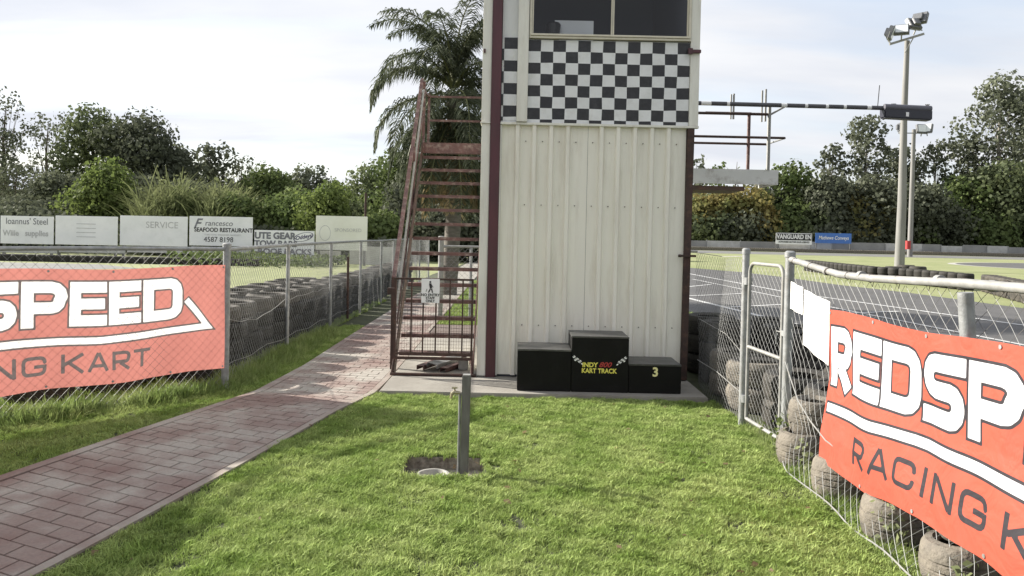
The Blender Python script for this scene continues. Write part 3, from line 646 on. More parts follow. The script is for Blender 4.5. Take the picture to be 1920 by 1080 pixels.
# ---- left fence: corner post, run towards the viewer and long run away
CX, CY = -2.80, 7.6
LFN = empty('chain_link_fence', (CX, CY, 0)); tag(LFN, 'chain link fence with grey pipe rail along the far side of the brick path', 'fence')
post(LFN, CX, CY, 1.46, .036)
dirL = Vector((-1.24, -1.5, 0)).normalized()
LTAB = []; _p = Vector((CX, CY, 0)); _a0 = math.atan2(dirL.y, dirL.x); _a1 = math.atan2(-1, -.03)
for _i in range(0, 361):        # the fence bends at a post and then runs beside the path
    _s = _i*.02; _t = min(1, max(0, (_s-1.96)/.12)); _a = _a0+(_a1-_a0)*_t; _d = Vector((math.cos(_a), math.sin(_a), 0))
    LTAB.append((_p.copy(), _d)); _p = _p+_d*.02
def lrun(u):
    k = max(0, min(359.0, u/.02)); i = int(k); p = LTAB[i][0].lerp(LTAB[i+1][0], k-i) if u > 0 else LTAB[0][0]+dirL*u
    d = LTAB[i][1]; return p, d
def lf_near(u, v, off):
    p, d = lrun(u); n = Vector((-d.y, d.x, 0))
    p += n*(.012+.02*math.sin(u*2.1)*math.sin(v*3)+off); return (p.x, p.y, v+.03+.01*math.sin(u*3))
wire_panel(lf_near, 7.0, 1.36, LFN, .058, .0014, seg=.16)
b = MB(); b.tube([(CX, CY, 1.40)]+[tuple(lrun(k*.35)[0]+Vector((0, 0, 1.40+.006*math.sin(k*.4)))) for k in range(1, 20)], .019, 10); b.build('top_rail', M['galv'], LFN, True)
post(LFN, *lrun(2.06)[0].xy, 1.42, .026); post(LFN, *lrun(4.6)[0].xy, 1.42, .024); post(LFN, *lrun(6.95)[0].xy, 1.42, .024)
PD = [10.1, 12.5, 14.95, 17.3, 19.1, 21.8, 24.5, 27.2]
def fx_(y): return CX-.06-(.06 if y > 9 else .06*(y-CY)/1.4)
def lf_far(u, v, off):
    y = CY+u; bul = .05*math.sin(u*1.7+v*2)*math.exp(-abs(v-.5)*1.5)
    return (fx_(y)+off+bul+(.02 if v < .2 else 0), y, v+.02)
wire_panel(lf_far, 19.6, 1.37, LFN, .062, .0019, seg=.25)
b = MB(); b.tube([(CX, CY, 1.395)]+[(fx_(y)+.0, y, 1.41+.006*math.sin(y)) for y in PD], .021, 10); b.build('top_rail', M['galv'], LFN, True)
for y in PD: post(LFN, fx_(y), y, 1.42, .025)
b = MB(); b.tube([(fx_(13.7)+.03, 13.7, .05), (fx_(13.7)+.02, 13.7, 1.15)], .022, 8); b.build('stake', M['rust_dark'], LFN)
b = MB(); rg = random.Random(3)
b.tube([(fx_(CY+u)+.02, CY+u, .72-.28*math.sin(min(1, u/2.2)*math.pi/2)+.26*min(1, u/2.2)**2+.012*math.sin(u*9)) for u in np.linspace(.05, 6, 22)], .0035, 4)
b.tube([(fx_(CY+u)+.03, CY+u, .22+.018*math.sin(u*5)) for u in np.linspace(.05, 9, 30)], .003, 4)
b.build('tension_wire', M['galv_pale'], LFN)

# ---- right fence panel from the tower to the gate, gate, and long run to the viewer
RF = empty('chain_link_fence', (2.0, 6.6, 0)); tag(RF, 'chain link fence panel between the tower and the narrow pedestrian gate', 'fence')
post(RF, 2.0, 6.6, 1.53, .030)
def rf1(u, v, off): 
    y = 6.6+u; return (2.0+.02*u+off+.03*math.sin(u*4+v*3), y, v+.03-.03*math.sin(u*1.7))
wire_panel(rf1, 1.82, 1.42, RF, .055, .0014, seg=.14)
b = MB(); b.tube([(2.0, 6.6, 1.46), (2.01, 7.3, 1.435), (2.03, 8.38, 1.445)], .0035, 5); b.tube([(2.0, 6.6, .62), (2.01, 7.2, .72), (2.03, 8.3, .74)], .003, 4); b.tube([(2.0, 6.6, .28), (1.99, 7.4, .33), (2.02, 8.3, .30)], .004, 4); b.build('tension_wire', M['galv_pale'], RF)
b = MB(); b.box(1.83, 1.99, FY-.05, FY-.022, 1.40, 1.425); b.tube([(1.83, FY-.04, 1.412), (1.80, FY-.04, 1.412)], .016, 8); b.build('clamp', M['rust_dark'], RF)
PG = empty('pedestrian_gate', (2.04, 6.2, 0)); tag(PG, 'narrow chain link gate with rounded pipe frame and mid rail', 'gate')
ga = Vector((2.012, 6.52, 0)); gb = Vector((2.068, 5.87, 0)); gd = (gb-ga); gl = gd.length; gn = gd.normalized()
def gp_(u, z, off=0): p = ga+gn*u; return (p.x+off, p.y, z)
zt = 1.405; zb = .09; rr = .09
pts = [gp_(0, zb), gp_(0, zt-rr)]+[gp_(rr-rr*math.cos(a), zt-rr+rr*math.sin(a)) for a in np.linspace(.3, 1.57, 5)]+[gp_(gl-rr+rr*math.sin(a), zt-rr+rr*math.cos(a)) for a in np.linspace(0, 1.27, 5)]+[gp_(gl, zt-rr), gp_(gl, zb)]
b = MB(); b.tube(pts, .015, 10); b.build('gate_frame', M['galv_pale'], PG, True)
b = MB(); b.tube([gp_(.01, .70), gp_(gl-.01, .70)], .015, 8); b.build('mid_rail', M['galv_pale'], PG, True)
b = MB(); b.tube([gp_(0, zb), gp_(gl, zb)], .015, 8); b.build('bottom_rail', M['galv_pale'], PG, True)
wire_panel(lambda u, v, off: gp_(u+.005, v+zb, off+.015), gl-.01, zt-zb-.03, PG, .052, .0014, seg=.2)
b = MB(); b.tube([gp_(gl-.10, .80, .0), gp_(gl-.10, .90), gp_(gl+.03, .905)], .006, 6); b.box(2.055, 2.10, 5.80, 5.86, .88, .92); b.build('latch', M['galv'], PG)
for zz_ in (.25, 1.25):
    b = MB(); b.tube([gp_(-.03, zz_-.03), gp_(-.03, zz_+.03)], .035, 10); b.build('hinge', M['galv'], PG, True)
RG = empty('chain_link_fence', (2.08, 5.8, 0)); tag(RG, 'chain link fence with sagging pale top rail carrying the bright red banner', 'fence')
post(RG, 2.08, 5.78, 1.525, .034)
post(RG, 2.17, 3.47, 1.395, .034, lean=(-.13, 0), cap=False); post(RG, 2.12, 1.2, 1.40, .030)
rail = [(2.08, 5.76, 1.462), (2.065, 5.3, 1.428), (2.06, 4.86, 1.395), (2.055, 4.4, 1.395), (2.05, 3.9, 1.41), (2.045, 3.48, 1.425), (2.045, 3.05, 1.43), (2.06, 2.2, 1.425), (2.08, 1.2, 1.42)]
b = MB(); b.tube(rail, .022, 12); b.build('top_rail', M['galv_pale'], RG, True)
for D in (5.05, 4.55, 3.72, 3.30):
    b = MB(); b.tube([(2.06-.0, D-.018, 1.405+.02*(D < 4)), (2.06, D+.018, 1.405+.02*(D < 4))], .026, 12); b.build('rail_sleeve', M['galv_pale'], RG, True)
ry = [p[1] for p in rail][::-1]; rzz = [p[2] for p in rail][::-1]
def rf2(u, v, off):
    y = 5.76-u; H_ = float(np.interp(y, ry, rzz))-.03; k = v/1.38
    z = .02+k*(H_-.02); x = 2.095+off-.07*min(1, max(0, .75-z)/.3)
    bulge = max(0, 1-z/.26); x -= .115*bulge**.55*min(1, u/.5) if bulge > 0 else 0
    x += .014*math.sin(u*5.3+1)*math.sin(z*6)+.006*math.sin(u*11+z*9)
    return (x, y+.02*math.sin(z*7+u*3), z)
wire_panel(rf2, 4.5, 1.38, RG, .066, .0013, seg=.07)
b = MB(); rg = random.Random(9)
# tie wires hanging from the rail
for i in range(14):
    y = 5.6-i*.3; zr = float(np.interp(y, ry, rzz)); xr = 2.06
    b = MB(); b.tube([(xr+.025*math.cos(a), y+.006*a, zr+.025*math.sin(a)) for a in np.linspace(0, 6.2, 9)]+[(xr+.02, y+.05, zr-.05)], .002, 4)
    b.build('tie_wire', M['rust_dark'], RG)
b = MB()
b.tube([(rf2(5.76-y, .02, 0)[0]-.01, y, .035+.012*math.sin(y*7)) for y in np.linspace(5.7, 1.3, 40)], .0045, 5)
b.tube([(2.05, 5.74, .70), (2.02, 5.55, .62), (1.99, 5.3, .50), (1.98, 5.05, .42), (1.98, 4.8, .36), (1.99, 4.4, .34)], .0045, 5)
b.build('tension_wire', M['galv_pale'], RG)
# rear fence seen through the stairs
BF = empty('chain_link_fence', (-1.3, 14.2, 0)); tag(BF, 'distant chain link fence with thick end post seen through the stair treads', 'fence')
post(BF, -1.30, 14.2, 1.55, .05, 'galv_pale')
b = MB(); b.tube([(-1.3, 14.2, 1.36), (3.5, 14.6, 1.36)], .025, 8); b.build('top_rail', M['galv_pale'], BF)
wire_panel(lambda u, v, off: (-1.3+u, 14.2+off+u*.08, v+.03), 4.6, 1.3, BF, .07, .0022)
for u in (.55, 1.9, 3.4): post(BF, -1.3+u, 14.25, 1.36, .028)

# ------------------------------------------------------------------ banners with stroked lettering
def stroke(poly, hw, closed=False, ext=0):
    """polyline -> pieces (2D quads and discs): mitred at sharp corners, round where it curves"""
    P_ = []
    for p in poly:
        p = Vector(p)
        if not P_ or (p-P_[-1]).length > 1e-5: P_.append(p)
    if closed and (P_[0]-P_[-1]).length < 1e-5: P_.pop()
    n = len(P_)
    if not closed and ext:
        P_[0] = P_[0]-(P_[1]-P_[0]).normalized()*ext; P_[-1] = P_[-1]+(P_[-1]-P_[-2]).normalized()*ext
    q = []; sg = n if closed else n-1
    def seg(i): return (P_[(i+1) % n]-P_[i % n]).normalized()
    for i in range(sg):
        a, c = P_[i], P_[(i+1) % n]; d = seg(i); nn = Vector((-d.y, d.x)); L0 = a+nn*hw; R0 = a-nn*hw; L1 = c+nn*hw; R1 = c-nn*hw
        q.append((L0, L1, R1, R0))
    for i in range(n):
        if not closed and i in (0, n-1): continue
        d1, d2 = seg(i-1), seg(i); dt = max(-1, min(1, d1.dot(d2)))
        if dt > .75: q.append((P_[i], hw))
        else:
            s_ = 1 if d1.x*d2.y-d1.y*d2.x < 0 else -1; n1 = Vector((-d1.y, d1.x))*s_; n2 = Vector((-d2.y, d2.x))*s_; m_ = (n1+n2)
            if dt < -.75: q.append((P_[i], hw)); continue
            m_ = m_.normalized(); k = hw/max(.35, m_.dot(n1))
            q.append((P_[i]+n1*hw, P_[i]+m_*k, P_[i]+n2*hw, P_[i]))
    return q
def rc(x, y, r, a0, a1, n=4): return [(x+r*math.cos(a), y+r*math.sin(a)) for a in np.linspace(a0, a1, n)]
H_ = math.pi/2
def glyph(ch, w_, h, t, r):
    """centre lines of a wide block letter, in a box w x h, stroke width t"""
    a = t/2; x0, x1, y0, y1 = a, w_-a, a, h-a; ym = h*.5
    if ch == 'E': return [([(x1+a, y1), (x0, y1), (x0, y0), (x1+a, y0)], 0), ([(x0+a, ym), (x1+a*.6, ym)], 0)]
    if ch == 'D': return [([(x0, y0), (x1-r, y0)]+rc(x1-r, y0+r, r, -H_, 0)+rc(x1-r, y1-r, r, 0, H_)+[(x0, y1)], 1)]
    if ch == 'P': yl = y0+(y1-y0)*.40; return [([(x0, yl), (x1-r, yl)]+rc(x1-r, yl+r*.8, r*.8, -H_, 0)+rc(x1-r, y1-r, r, 0, H_)+[(x0, y1)], 1), ([(x0, yl-a), (x0, y0-a)], 0)]
    if ch == 'R': yl = y0+(y1-y0)*.42; return [([(x0, yl), (x1-r, yl)]+rc(x1-r, yl+r*.8, r*.8, -H_, 0)+rc(x1-r, y1-r, r, 0, H_)+[(x0, y1)], 1), ([(x0, yl-a), (x0, y0-a)], 0), ([(x0+(x1-x0)*.42, yl-a*.8), (x1, y0-a)], 0)]
    if ch == 'S': return [([(x1+a*.9, y1), (x0+r, y1)]+rc(x0+r, y1-r*.85, r*.85, H_, math.pi)+rc(x0+r, ym+r*.85, r*.85, math.pi, 1.5*math.pi)+rc(x1-r, ym-r*.85, r*.85, H_, 0)+rc(x1-r, y0+r*.85, r*.85, 0, -H_)+[(x0-a*.9, y0)], 0)]
    if ch == 'A': return [([(0+a, -0), (w_/2-a*.2, y1+a), ], 0), ([(w_/2+a*.2, y1+a), (w_-a, 0)], 0), ([(w_*.24, h*.30), (w_*.76, h*.30)], 0)]
    if ch == 'C': return [([(x1, y0+h*.28), (x1, y0+r)]+rc(x1-r, y0+r, r, 0, -H_)+rc(x0+r, y0+r, r, -H_, -math.pi)+rc(x0+r, y1-r, r, math.pi, H_)+rc(x1-r, y1-r, r, H_, 0)+[(x1, y1-h*.28)], 0)]
    if ch == 'G': return [([(w_*.5, h*.47), (x1, h*.47), (x1, y0+r)]+rc(x1-r, y0+r, r, 0, -H_)+rc(x0+r, y0+r, r, -H_, -math.pi)+rc(x0+r, y1-r, r, math.pi, H_)+rc(x1-r, y1-r, r, H_, 0)+[(x1, y1-h*.27)], 0)]
    if ch == 'I': return [([(w_/2, 0), (w_/2, h)], 0)]
    if ch == 'N': return [([(x0, 0), (x0, h)], 0), ([(x0+a, y1), (x1-a, y0)], 0), ([(x1, 0), (x1, h)], 0)]
    if ch == 'K': return [([(x0, 0), (x0, h)], 0), ([(x1+a*.5, h), (x0+a, h*.46)], 0), ([(x0+(x1-x0)*.3, h*.55), (x1+a*.6, 0)], 0)]
    if ch == 'T': return [([(0, y1), (w_, y1)], 0), ([(w_/2, y1-a), (w_/2, 0)], 0)]
def printmat(name, red, white, black, tr):
    """banner vinyl whose print is drawn from distance fields stored on the sheet"""
    m = bpy.data.materials.new(name); m.use_nodes = True; t = m.node_tree; t.nodes.clear(); o = N(t, 'ShaderNodeOutputMaterial')
    def att(nm, lim):
        a = N(t, 'ShaderNodeAttribute'); a.attribute_name = nm; r_ = N(t, 'ShaderNodeMapRange'); L(t, a.outputs['Fac'], r_.inputs[0])
        r_.inputs[1].default_value = lim-.0012; r_.inputs[2].default_value = lim+.0012; r_.inputs[3].default_value = 1; r_.inputs[4].default_value = 0; return r_.outputs[0]
    g = N(t, 'ShaderNodeNewGeometry'); nz = N(t, 'ShaderNodeTexNoise'); nz.inputs['Scale'].default_value = 3; nz.inputs['Detail'].default_value = 6; L(t, g.outputs['Position'], nz.inputs[0])
    m1 = N(t, 'ShaderNodeMix', data_type='RGBA'); L(t, att('black_print', .0012), m1.inputs[0]); m1.inputs[6].default_value = (*red, 1); m1.inputs[7].default_value = (*black, 1)
    m2 = N(t, 'ShaderNodeMix', data_type='RGBA'); L(t, att('white_print', .0012), m2.inputs[0]); L(t, m1.outputs[2], m2.inputs[6]); m2.inputs[7].default_value = (*white, 1)
    hs = N(t, 'ShaderNodeHueSaturation'); mr_ = N(t, 'ShaderNodeMapRange'); L(t, nz.outputs[0], mr_.inputs[0]); mr_.inputs[3].default_value = .86; mr_.inputs[4].default_value = 1.14; L(t, mr_.outputs[0], hs.inputs['Value']); L(t, m2.outputs[2], hs.inputs['Color'])
    d = N(t, 'ShaderNodeBsdfPrincipled'); d.inputs['Roughness'].default_value = .72; L(t, hs.outputs[0], d.inputs['Base Color'])
    n5 = N(t, 'ShaderNodeTexNoise'); n5.inputs['Scale'].default_value = 5; n5.inputs['Detail'].default_value = 3; n5.inputs['Distortion'].default_value = 1.2; L(t, g.outputs['Position'], n5.inputs[0]); bp = N(t, 'ShaderNodeBump'); bp.inputs['Strength'].default_value = .3; bp.inputs['Distance'].default_value = .05; L(t, n5.outputs[0], bp.inputs['Height']); L(t, bp.outputs[0], d.inputs['Normal'])
    tl = N(t, 'ShaderNodeBsdfTranslucent'); L(t, hs.outputs[0], tl.inputs[0]); ms = N(t, 'ShaderNodeMixShader'); ms.inputs[0].default_value = tr
    L(t, d.outputs[0], ms.inputs[1]); L(t, tl.outputs[0], ms.inputs[2]); L(t, ms.outputs[0], o.inputs[0]); return m
M['print_red'] = printmat('red_banner_print', (.46, .078, .045), (.68, .68, .71), (.022, .018, .024), .18)
M['print_backlit'] = printmat('backlit_banner_print', (.46, .18, .155), (.78, .78, .78), (.12, .10, .10), .40)  # red and black paled in the colour for sun shining through the sheet
def quad_sdf(quads, U, Vv):
    d = np.full(U.shape, 9.0)
    for Q in quads:
        if len(Q) == 2:
            c, r_ = Q; i0, i1 = np.searchsorted(U[0], c.x-r_-.05), np.searchsorted(U[0], c.x+r_+.05)
            d[:, i0:i1] = np.minimum(d[:, i0:i1], np.hypot(U[:, i0:i1]-c.x, Vv[:, i0:i1]-c.y)-r_); continue
        P_ = [np.array((q.x, q.y)) for q in Q]; ar = sum(P_[i][0]*P_[(i+1) % 4][1]-P_[(i+1) % 4][0]*P_[i][1] for i in range(4))
        if abs(ar) < 1e-9: continue
        if ar < 0: P_ = P_[::-1]
        x0, x1 = min(p[0] for p in P_)-.05, max(p[0] for p in P_)+.05; i0, i1 = np.searchsorted(U[0], x0), np.searchsorted(U[0], x1)
        u_, v_ = U[:, i0:i1], Vv[:, i0:i1]; m_ = np.full(u_.shape, -9.0)
        for i in range(4):
            a, c = P_[i], P_[(i+1) % 4]; e_ = c-a; l = np.hypot(*e_)
            if l < 1e-7: continue
            nx, ny = e_[1]/l, -e_[0]/l; m_ = np.maximum(m_, (u_-a[0])*nx+(v_-a[1])*ny)
        d[:, i0:i1] = np.minimum(d[:, i0:i1], m_)
    return d
def banner(name, label, cat, fn, printed, length=3.16, height=.97):
    """fn(u, v, off): u along, v up from the lower edge"""
    B = empty(name, fn(length/2, 0, 0)); tag(B, label, cat)
    t = .088; ow = .015; hh = .365; base = .50; wq = []; kq = []; x = .035
    for w_, ch in zip((.285, .295, .345, .35, .335, .30, .28, .355), 'REDSPEED'):
        for pl_, cl in glyph(ch, w_, hh, t, .075):
            pl_ = [(x+p[0], base+p[1]) for p in pl_]
            kq += stroke(pl_, t/2+ow, cl, 0 if cl else ow); wq += stroke(pl_, t/2, cl)
        x += w_+.020
    ar = [(.03, .355), (1.0, .385), (2.0, .375), (3.0-.02, .405), (2.76, .66)]
    kq += stroke(ar, .041, False, .012); wq += stroke(ar, .026)
    x = .43
    for ch, w_ in zip('RACING', (.155, .20, .185, .05, .175, .185)):
        for pl_, cl in glyph(ch, w_, .155, .026, .035): kq += stroke([(x+p[0], .115+p[1]) for p in pl_], .013, cl)
        x += w_+.040
    x = 1.69
    for ch, w_ in zip('KART', (.17, .18, .155, .15)):
        for pl_, cl in glyph(ch, w_, .155, .026, .03): kq += stroke([(x+p[0], .115+p[1]) for p in pl_], .013, cl)
        x += w_+.030
    n, m_ = 450, 138; us = np.linspace(0, length, n+1); vs = np.linspace(0, height, m_+1); U, Vv = np.meshgrid(us, vs)
    wd, kd = quad_sdf(wq, U, Vv), quad_sdf(kq, U, Vv); off = wloc(B)
    co = np.array([fn(float(u), float(v), 0) for v in vs for u in us], dtype=np.float32)-np.array(off, dtype=np.float32)
    idx = np.arange((n+1)*(m_+1)).reshape(m_+1, n+1); F = np.stack([idx[:-1, :-1], idx[:-1, 1:], idx[1:, 1:], idx[1:, :-1]], -1).reshape(-1).astype(np.int32)
    me = bpy.data.meshes.new('banner_sheet'); me.vertices.add(len(co)); me.vertices.foreach_set('co', co.reshape(-1)); me.loops.add(len(F)); me.loops.foreach_set('vertex_index', F)
    me.polygons.add(len(F)//4); me.polygons.foreach_set('loop_start', np.arange(0, len(F), 4, dtype=np.int32)); me.update(calc_edges=True); me.materials.append(printed)
    for nm, dd in (('white_print', wd), ('black_print', kd)): a = me.attributes.new(nm, 'FLOAT', 'POINT'); a.data.foreach_set('value', np.clip(dd, -.05, .05).astype(np.float32).reshape(-1))
    for p in me.polygons: p.use_smooth = True
    o = bpy.data.objects.new('banner_sheet', me); COL.objects.link(o); o.parent = B
    for u in np.linspace(.02, length-.02, 7):
        for v in (.02, height-.02):
            e_ = MB(); p = Vector(fn(u, v, .001)); q = Vector(fn(u, v, .004)); e_.tube([p, q], .010, 8); e_.build('eyelet', M['galv'], B)
    return B
def ban_r(u, v, off):      # right banner: u grows towards the viewer
    y = 4.89-u*1.085; zb = float(np.interp(u, [0, .6, 1.1, 1.6, 3.2], [.205, .225, .285, .29, .27]))+.006*math.sin(u*9); zt = 1.165+.03*min(1, u/2)+.012*math.sin(u*4.6+.4)
    z = zb+(zt-zb)*v/.97; x = 2.020-.045*min(1, max(0, .75-z)/.35)+.010*math.sin(u*6+v*3)*(.4+.6*math.sin(v*3.2))+.004*math.sin(u*17+v*5)
    return (x-off, y, z)
def ban_l(u, v, off):      # left banner: ends at the corner post
    s_ = 3.16-u+ban_l.start; p, d = lrun(s_+.03); n = Vector((-d.y, d.x, 0))
    zb = .235+.012*math.sin(u*5); zt = 1.235-.012*math.sin(u*3.7)+.13*min(1, max(0, s_-2.15)/.8)  # top edge raised out of view to lengthen the shadow on the path
    w_ = .010*math.sin(u*7+v*2.2)+.006*math.sin(u*15-v*6)
    p += n*(.035+w_+off); return (p.x, p.y, zb+(zt-zb)*v/.97)
ban_l.start = 0
banner('red_banner', 'bright red racing kart banner on the fence beside the pedestrian gate', 'banner', ban_r, M['print_red'])
banner('red_banner', 'salmon red racing kart banner lit from behind beyond the brick path', 'banner', ban_l, M['print_backlit'])
ban_l.start = 3.15  # this banner stays out of view and casts the shadow on the near path
banner('red_banner', 'second red banner out of view further along the left fence beside the path', 'banner', ban_l, M['print_backlit'])
# two blank paper signs on the right fence
for nm, (ya, yb, zt0, zt1, zb0, zb1), lab in (('paper_sign', (5.60, 5.37, 1.305, 1.275, 1.11, 1.085), 'small blank white sheet on the fence next to the gate post'), ('paper_sign', (5.34, 4.91, 1.265, 1.215, .885, .81), 'large sun-bleached white sheet on the fence next to the bright banner')):
    b = MB(); n = 10
    for i in range(n):
        f0, f1 = i/n, (i+1)/n
        q = lambda f, top: (2.03+.006*math.sin(f*9), ya+(yb-ya)*f, (zt0+(zt1-zt0)*f) if top else (zb0+(zb1-zb0)*f))
        A, B_, C_, D_ = q(f0, 0), q(f1, 0), q(f1, 1), q(f0, 1); t_ = lambda p: (p[0]-.004, p[1], p[2])
        b.add([A, B_, C_, D_, t_(A), t_(B_), t_(C_), t_(D_)], [(0, 1, 2, 3), (7, 6, 5, 4), (0, 4, 5, 1), (3, 2, 6, 7)])
    o = b.build(nm, M['paper']); tag(o, lab, 'sign')

# ------------------------------------------------------------------ tyres
def tyre_mesh(name, r, h, hole=.55, n=28):
    ri = r*hole; c = h*.28; prof = [(ri, h*.12), (r*.82, .004), (r*.92, h*.05), (r-.012, h*.13), (r-.006, h*.2)]
    for k in range(5):
        z = h*(.24+.104*k+.05); prof += [(r-.001, z-.022*h), (r-.001, z+.022*h), (r-.006, z+.030*h), (r-.006, z+.048*h)] if k < 4 else [(r-.001, z-.02*h), (r-.001, z+.022*h)]
    prof += [(r-.006, h*.80), (r-.012, h*.87), (r*.92, h*.95), (r*.82, h-.004), (ri, h*.88), (ri+.012, h*.84), (ri+.03, h*.6), (r*.9, h*.55), (r*.9, h*.45), (ri+.03, h*.4), (ri+.012, h*.16)]
    b = MB(); b.lathe(prof, n=n, closed=True); o = b.build(name, M['rubber'], smooth=True); COL.objects.unlink(o); return o
kart = tyre_mesh('tyre', .145, .185, .45); car = tyre_mesh('tyre', .29, .185, .72); carw = tyre_mesh('tyre', .30, .235, .6)
b = MB(); b.lathe([(.075, .03), (.10, .006), (.128, .012), (.144, .035), (.150, .060), (.153, .078), (.147, .081), (.147, .087), (.155, .090), (.157, .114), (.150, .117), (.150, .123), (.157, .126), (.155, .150), (.147, .153), (.147, .159), (.153, .162), (.150, .180), (.144, .205), (.128, .226), (.10, .232), (.075, .21), (.085, .19), (.13, .14), (.13, .10), (.085, .05)], n=28, closed=True)
fat = b.build('tyre', M['rubber'], smooth=True); COL.objects.unlink(fat)
rg = random.Random(11)
def tyre(proto, x, y, z, label, group, dust=.5, tilt=0, sc=1):
    o = proto.copy(); COL.objects.link(o); o.name = 'tyre'; o.location = (x, y, z)
    o.rotation_euler = (rg.uniform(-tilt, tilt), rg.uniform(-tilt, tilt), rg.uniform(0, 6.28)); o.scale = (sc, sc, sc)
    o.color = (1, 1, 1, dust); tag(o, label, 'tyre', group); return o
LEV = ['bottom', 'second', 'third', 'top']
# left: two rows of four-high stacks behind the long fence
k = 0; y = 8.15
while y < 24:
    for lv in range(4):
        lvn = LEV[lv] if lv < 3 else 'top'
        tyre(car, fx_(y)-.42+rg.uniform(-.04, .04), y+rg.uniform(-.03, .03), .005+lv*.178, f'{lvn} black tyre in the {nth(k)} fence-side stack beyond the corner post', 'tyre stacks behind the long left fence', rg.uniform(.0, .05)+(.22 if lv == 3 else 0), .04)
    k += 1; y += .60+.01*k
k = 0; y = 8.0
while y < 15:
    lv = 3
    for lv in range(2, 4): tyre(car, fx_(y)-1.04+rg.uniform(-.05, .05), y+rg.uniform(-.04, .04), .005+lv*.178, f'{LEV[lv]} black tyre in the {nth(k)} infield-side stack beyond the corner post', 'tyre stacks behind the long left fence', rg.uniform(.0, .05)+(.22 if lv == 3 else 0), .04)
    for lv in range(2): tyre(car, fx_(y)-1.04, y, .005+lv*.178, f'{LEV[lv]} black tyre in the {nth(k)} infield-side stack beyond the corner post', 'tyre stacks behind the long left fence', .1, .0)
    k += 1; y += .64
# left, behind the banner and running along the near run of the fence (seen below the banner)
for k in range(7):
    _q, _d2 = lrun(.75+k*.62); p = _q.xy+Vector((_d2.y, -_d2.x))*.82
    for lv in range(2): tyre(car, p.x, p.y, .005+lv*.18, f'{("lower", "upper")[lv]} tyre of the {nth(k)} pair behind the backlit banner from the corner post', 'tyres behind the faded banner', .15, .02)
# right: stacks of kart tyres inside the near fence, half-hidden by the banner
yk = [5.50, 4.86, 4.17, 3.56, 2.95, 2.35, 1.75]
for k, y in enumerate(yk):
    for lv in range(2):
        tyre(fat, (2.185 if lv else 2.10)+rg.uniform(-.01, .015), y+rg.uniform(-.02, .02)+(.04 if lv else 0), -.012+lv*.228, f'{("bottom", "top")[lv]} dusty rounded tyre in the {nth(k)} fence-side stack from the gate post', 'dusty tyre stacks along the near fence', rg.uniform(.7, .95), .07, rg.uniform(1.06, 1.13))
for k, y in enumerate([5.22, 4.68, 4.08, 3.45, 2.83]):
    for lv in range(3):
        tyre(fat, 2.47+rg.uniform(-.02, .03), y, -.012+lv*.228, f'{("bottom", "middle", "top")[lv]} dusty rounded tyre in the {nth(k)} track-side stack from the gate post', 'dusty tyre stacks along the near fence', rg.uniform(.35, .6), .05)
# right: large tyres behind gate and fence panel
big = [(2.36, 7.30, 2, .8), (2.36, 7.92, 2, .55), (2.42, 8.62, 3, .15), (2.98, 7.60, 3, .1), (2.98, 8.25, 3, .08), (3.0, 9.0, 3, .08), (2.50, 6.65, 2, .15), (2.62, 6.02, 2, .15), (3.12, 6.9, 2, .1), (3.2, 6.25, 2, .1), (2.42, 9.3, 3, .1)]
for k, (x, y, n_, du) in enumerate(big):
    for lv in range(n_):
        tyre(carw, x, y, .005+lv*.228, f'{("bottom", "top", "top")[lv] if n_ == 2 else ("bottom", "middle", "top")[lv]} large tyre of the {nth(k)} wide stack between tower corner and gate', 'large tyres stacked behind the gate', du, .03)
# infield tyre walls on the far side of the track
row_pts = [ground(1518, 508), ground(1562, 515), ground(1640, 526), ground(1700, 531), ground(1818, 545)]
def along(pts, step_):
    o = []; rem = 0
    for a, c in zip(pts[:-1], pts[1:]):
        a, c = Vector(a), Vector(c); L_ = (c-a).length; d = rem
        while d < L_: o.append(a.lerp(c, d/L_)); d += step_
        rem = d-L_
    return o
wallt = tyre_mesh('tyre', .27, .30, .6, 16)
for k, p in enumerate(along(row_pts, .56)):
    for lv in range(2):
        tyre(wallt, p.x, p.y, .005+lv*.295, f'{("lower", "upper")[lv]} tyre of the {nth(k)} pair from the left in the tyre wall across the track', 'two-high tyre wall across the track', .05, 0)
for k, p in enumerate(along([ground(1858, 548), ground(1945, 572), ground(2100, 620)], .58)):
    for lv in range(2): tyre(wallt, p.x, p.y, .005+lv*.295, f'{("lower", "upper")[lv]} tyre of the {nth(k)} pair from the left in the short wall at the bend', 'short tyre wall at the bend', .22, 0)
for k, (px, D, s_) in enumerate([(1655, 36, 1.5), (1676, 38, 1.5), (1700, 40, 1.6), (1722, 39, 1.5)]):
    X = (px-960)*D/FPX
    tyre(wallt, X, D, .005, f'{("wide flat", "wide dark", "widest black", "wide grey")[k]} tyre laid round the foot of the tall floodlight pole', 'tyres round the floodlight pole', .12, 0, s_*1.0)

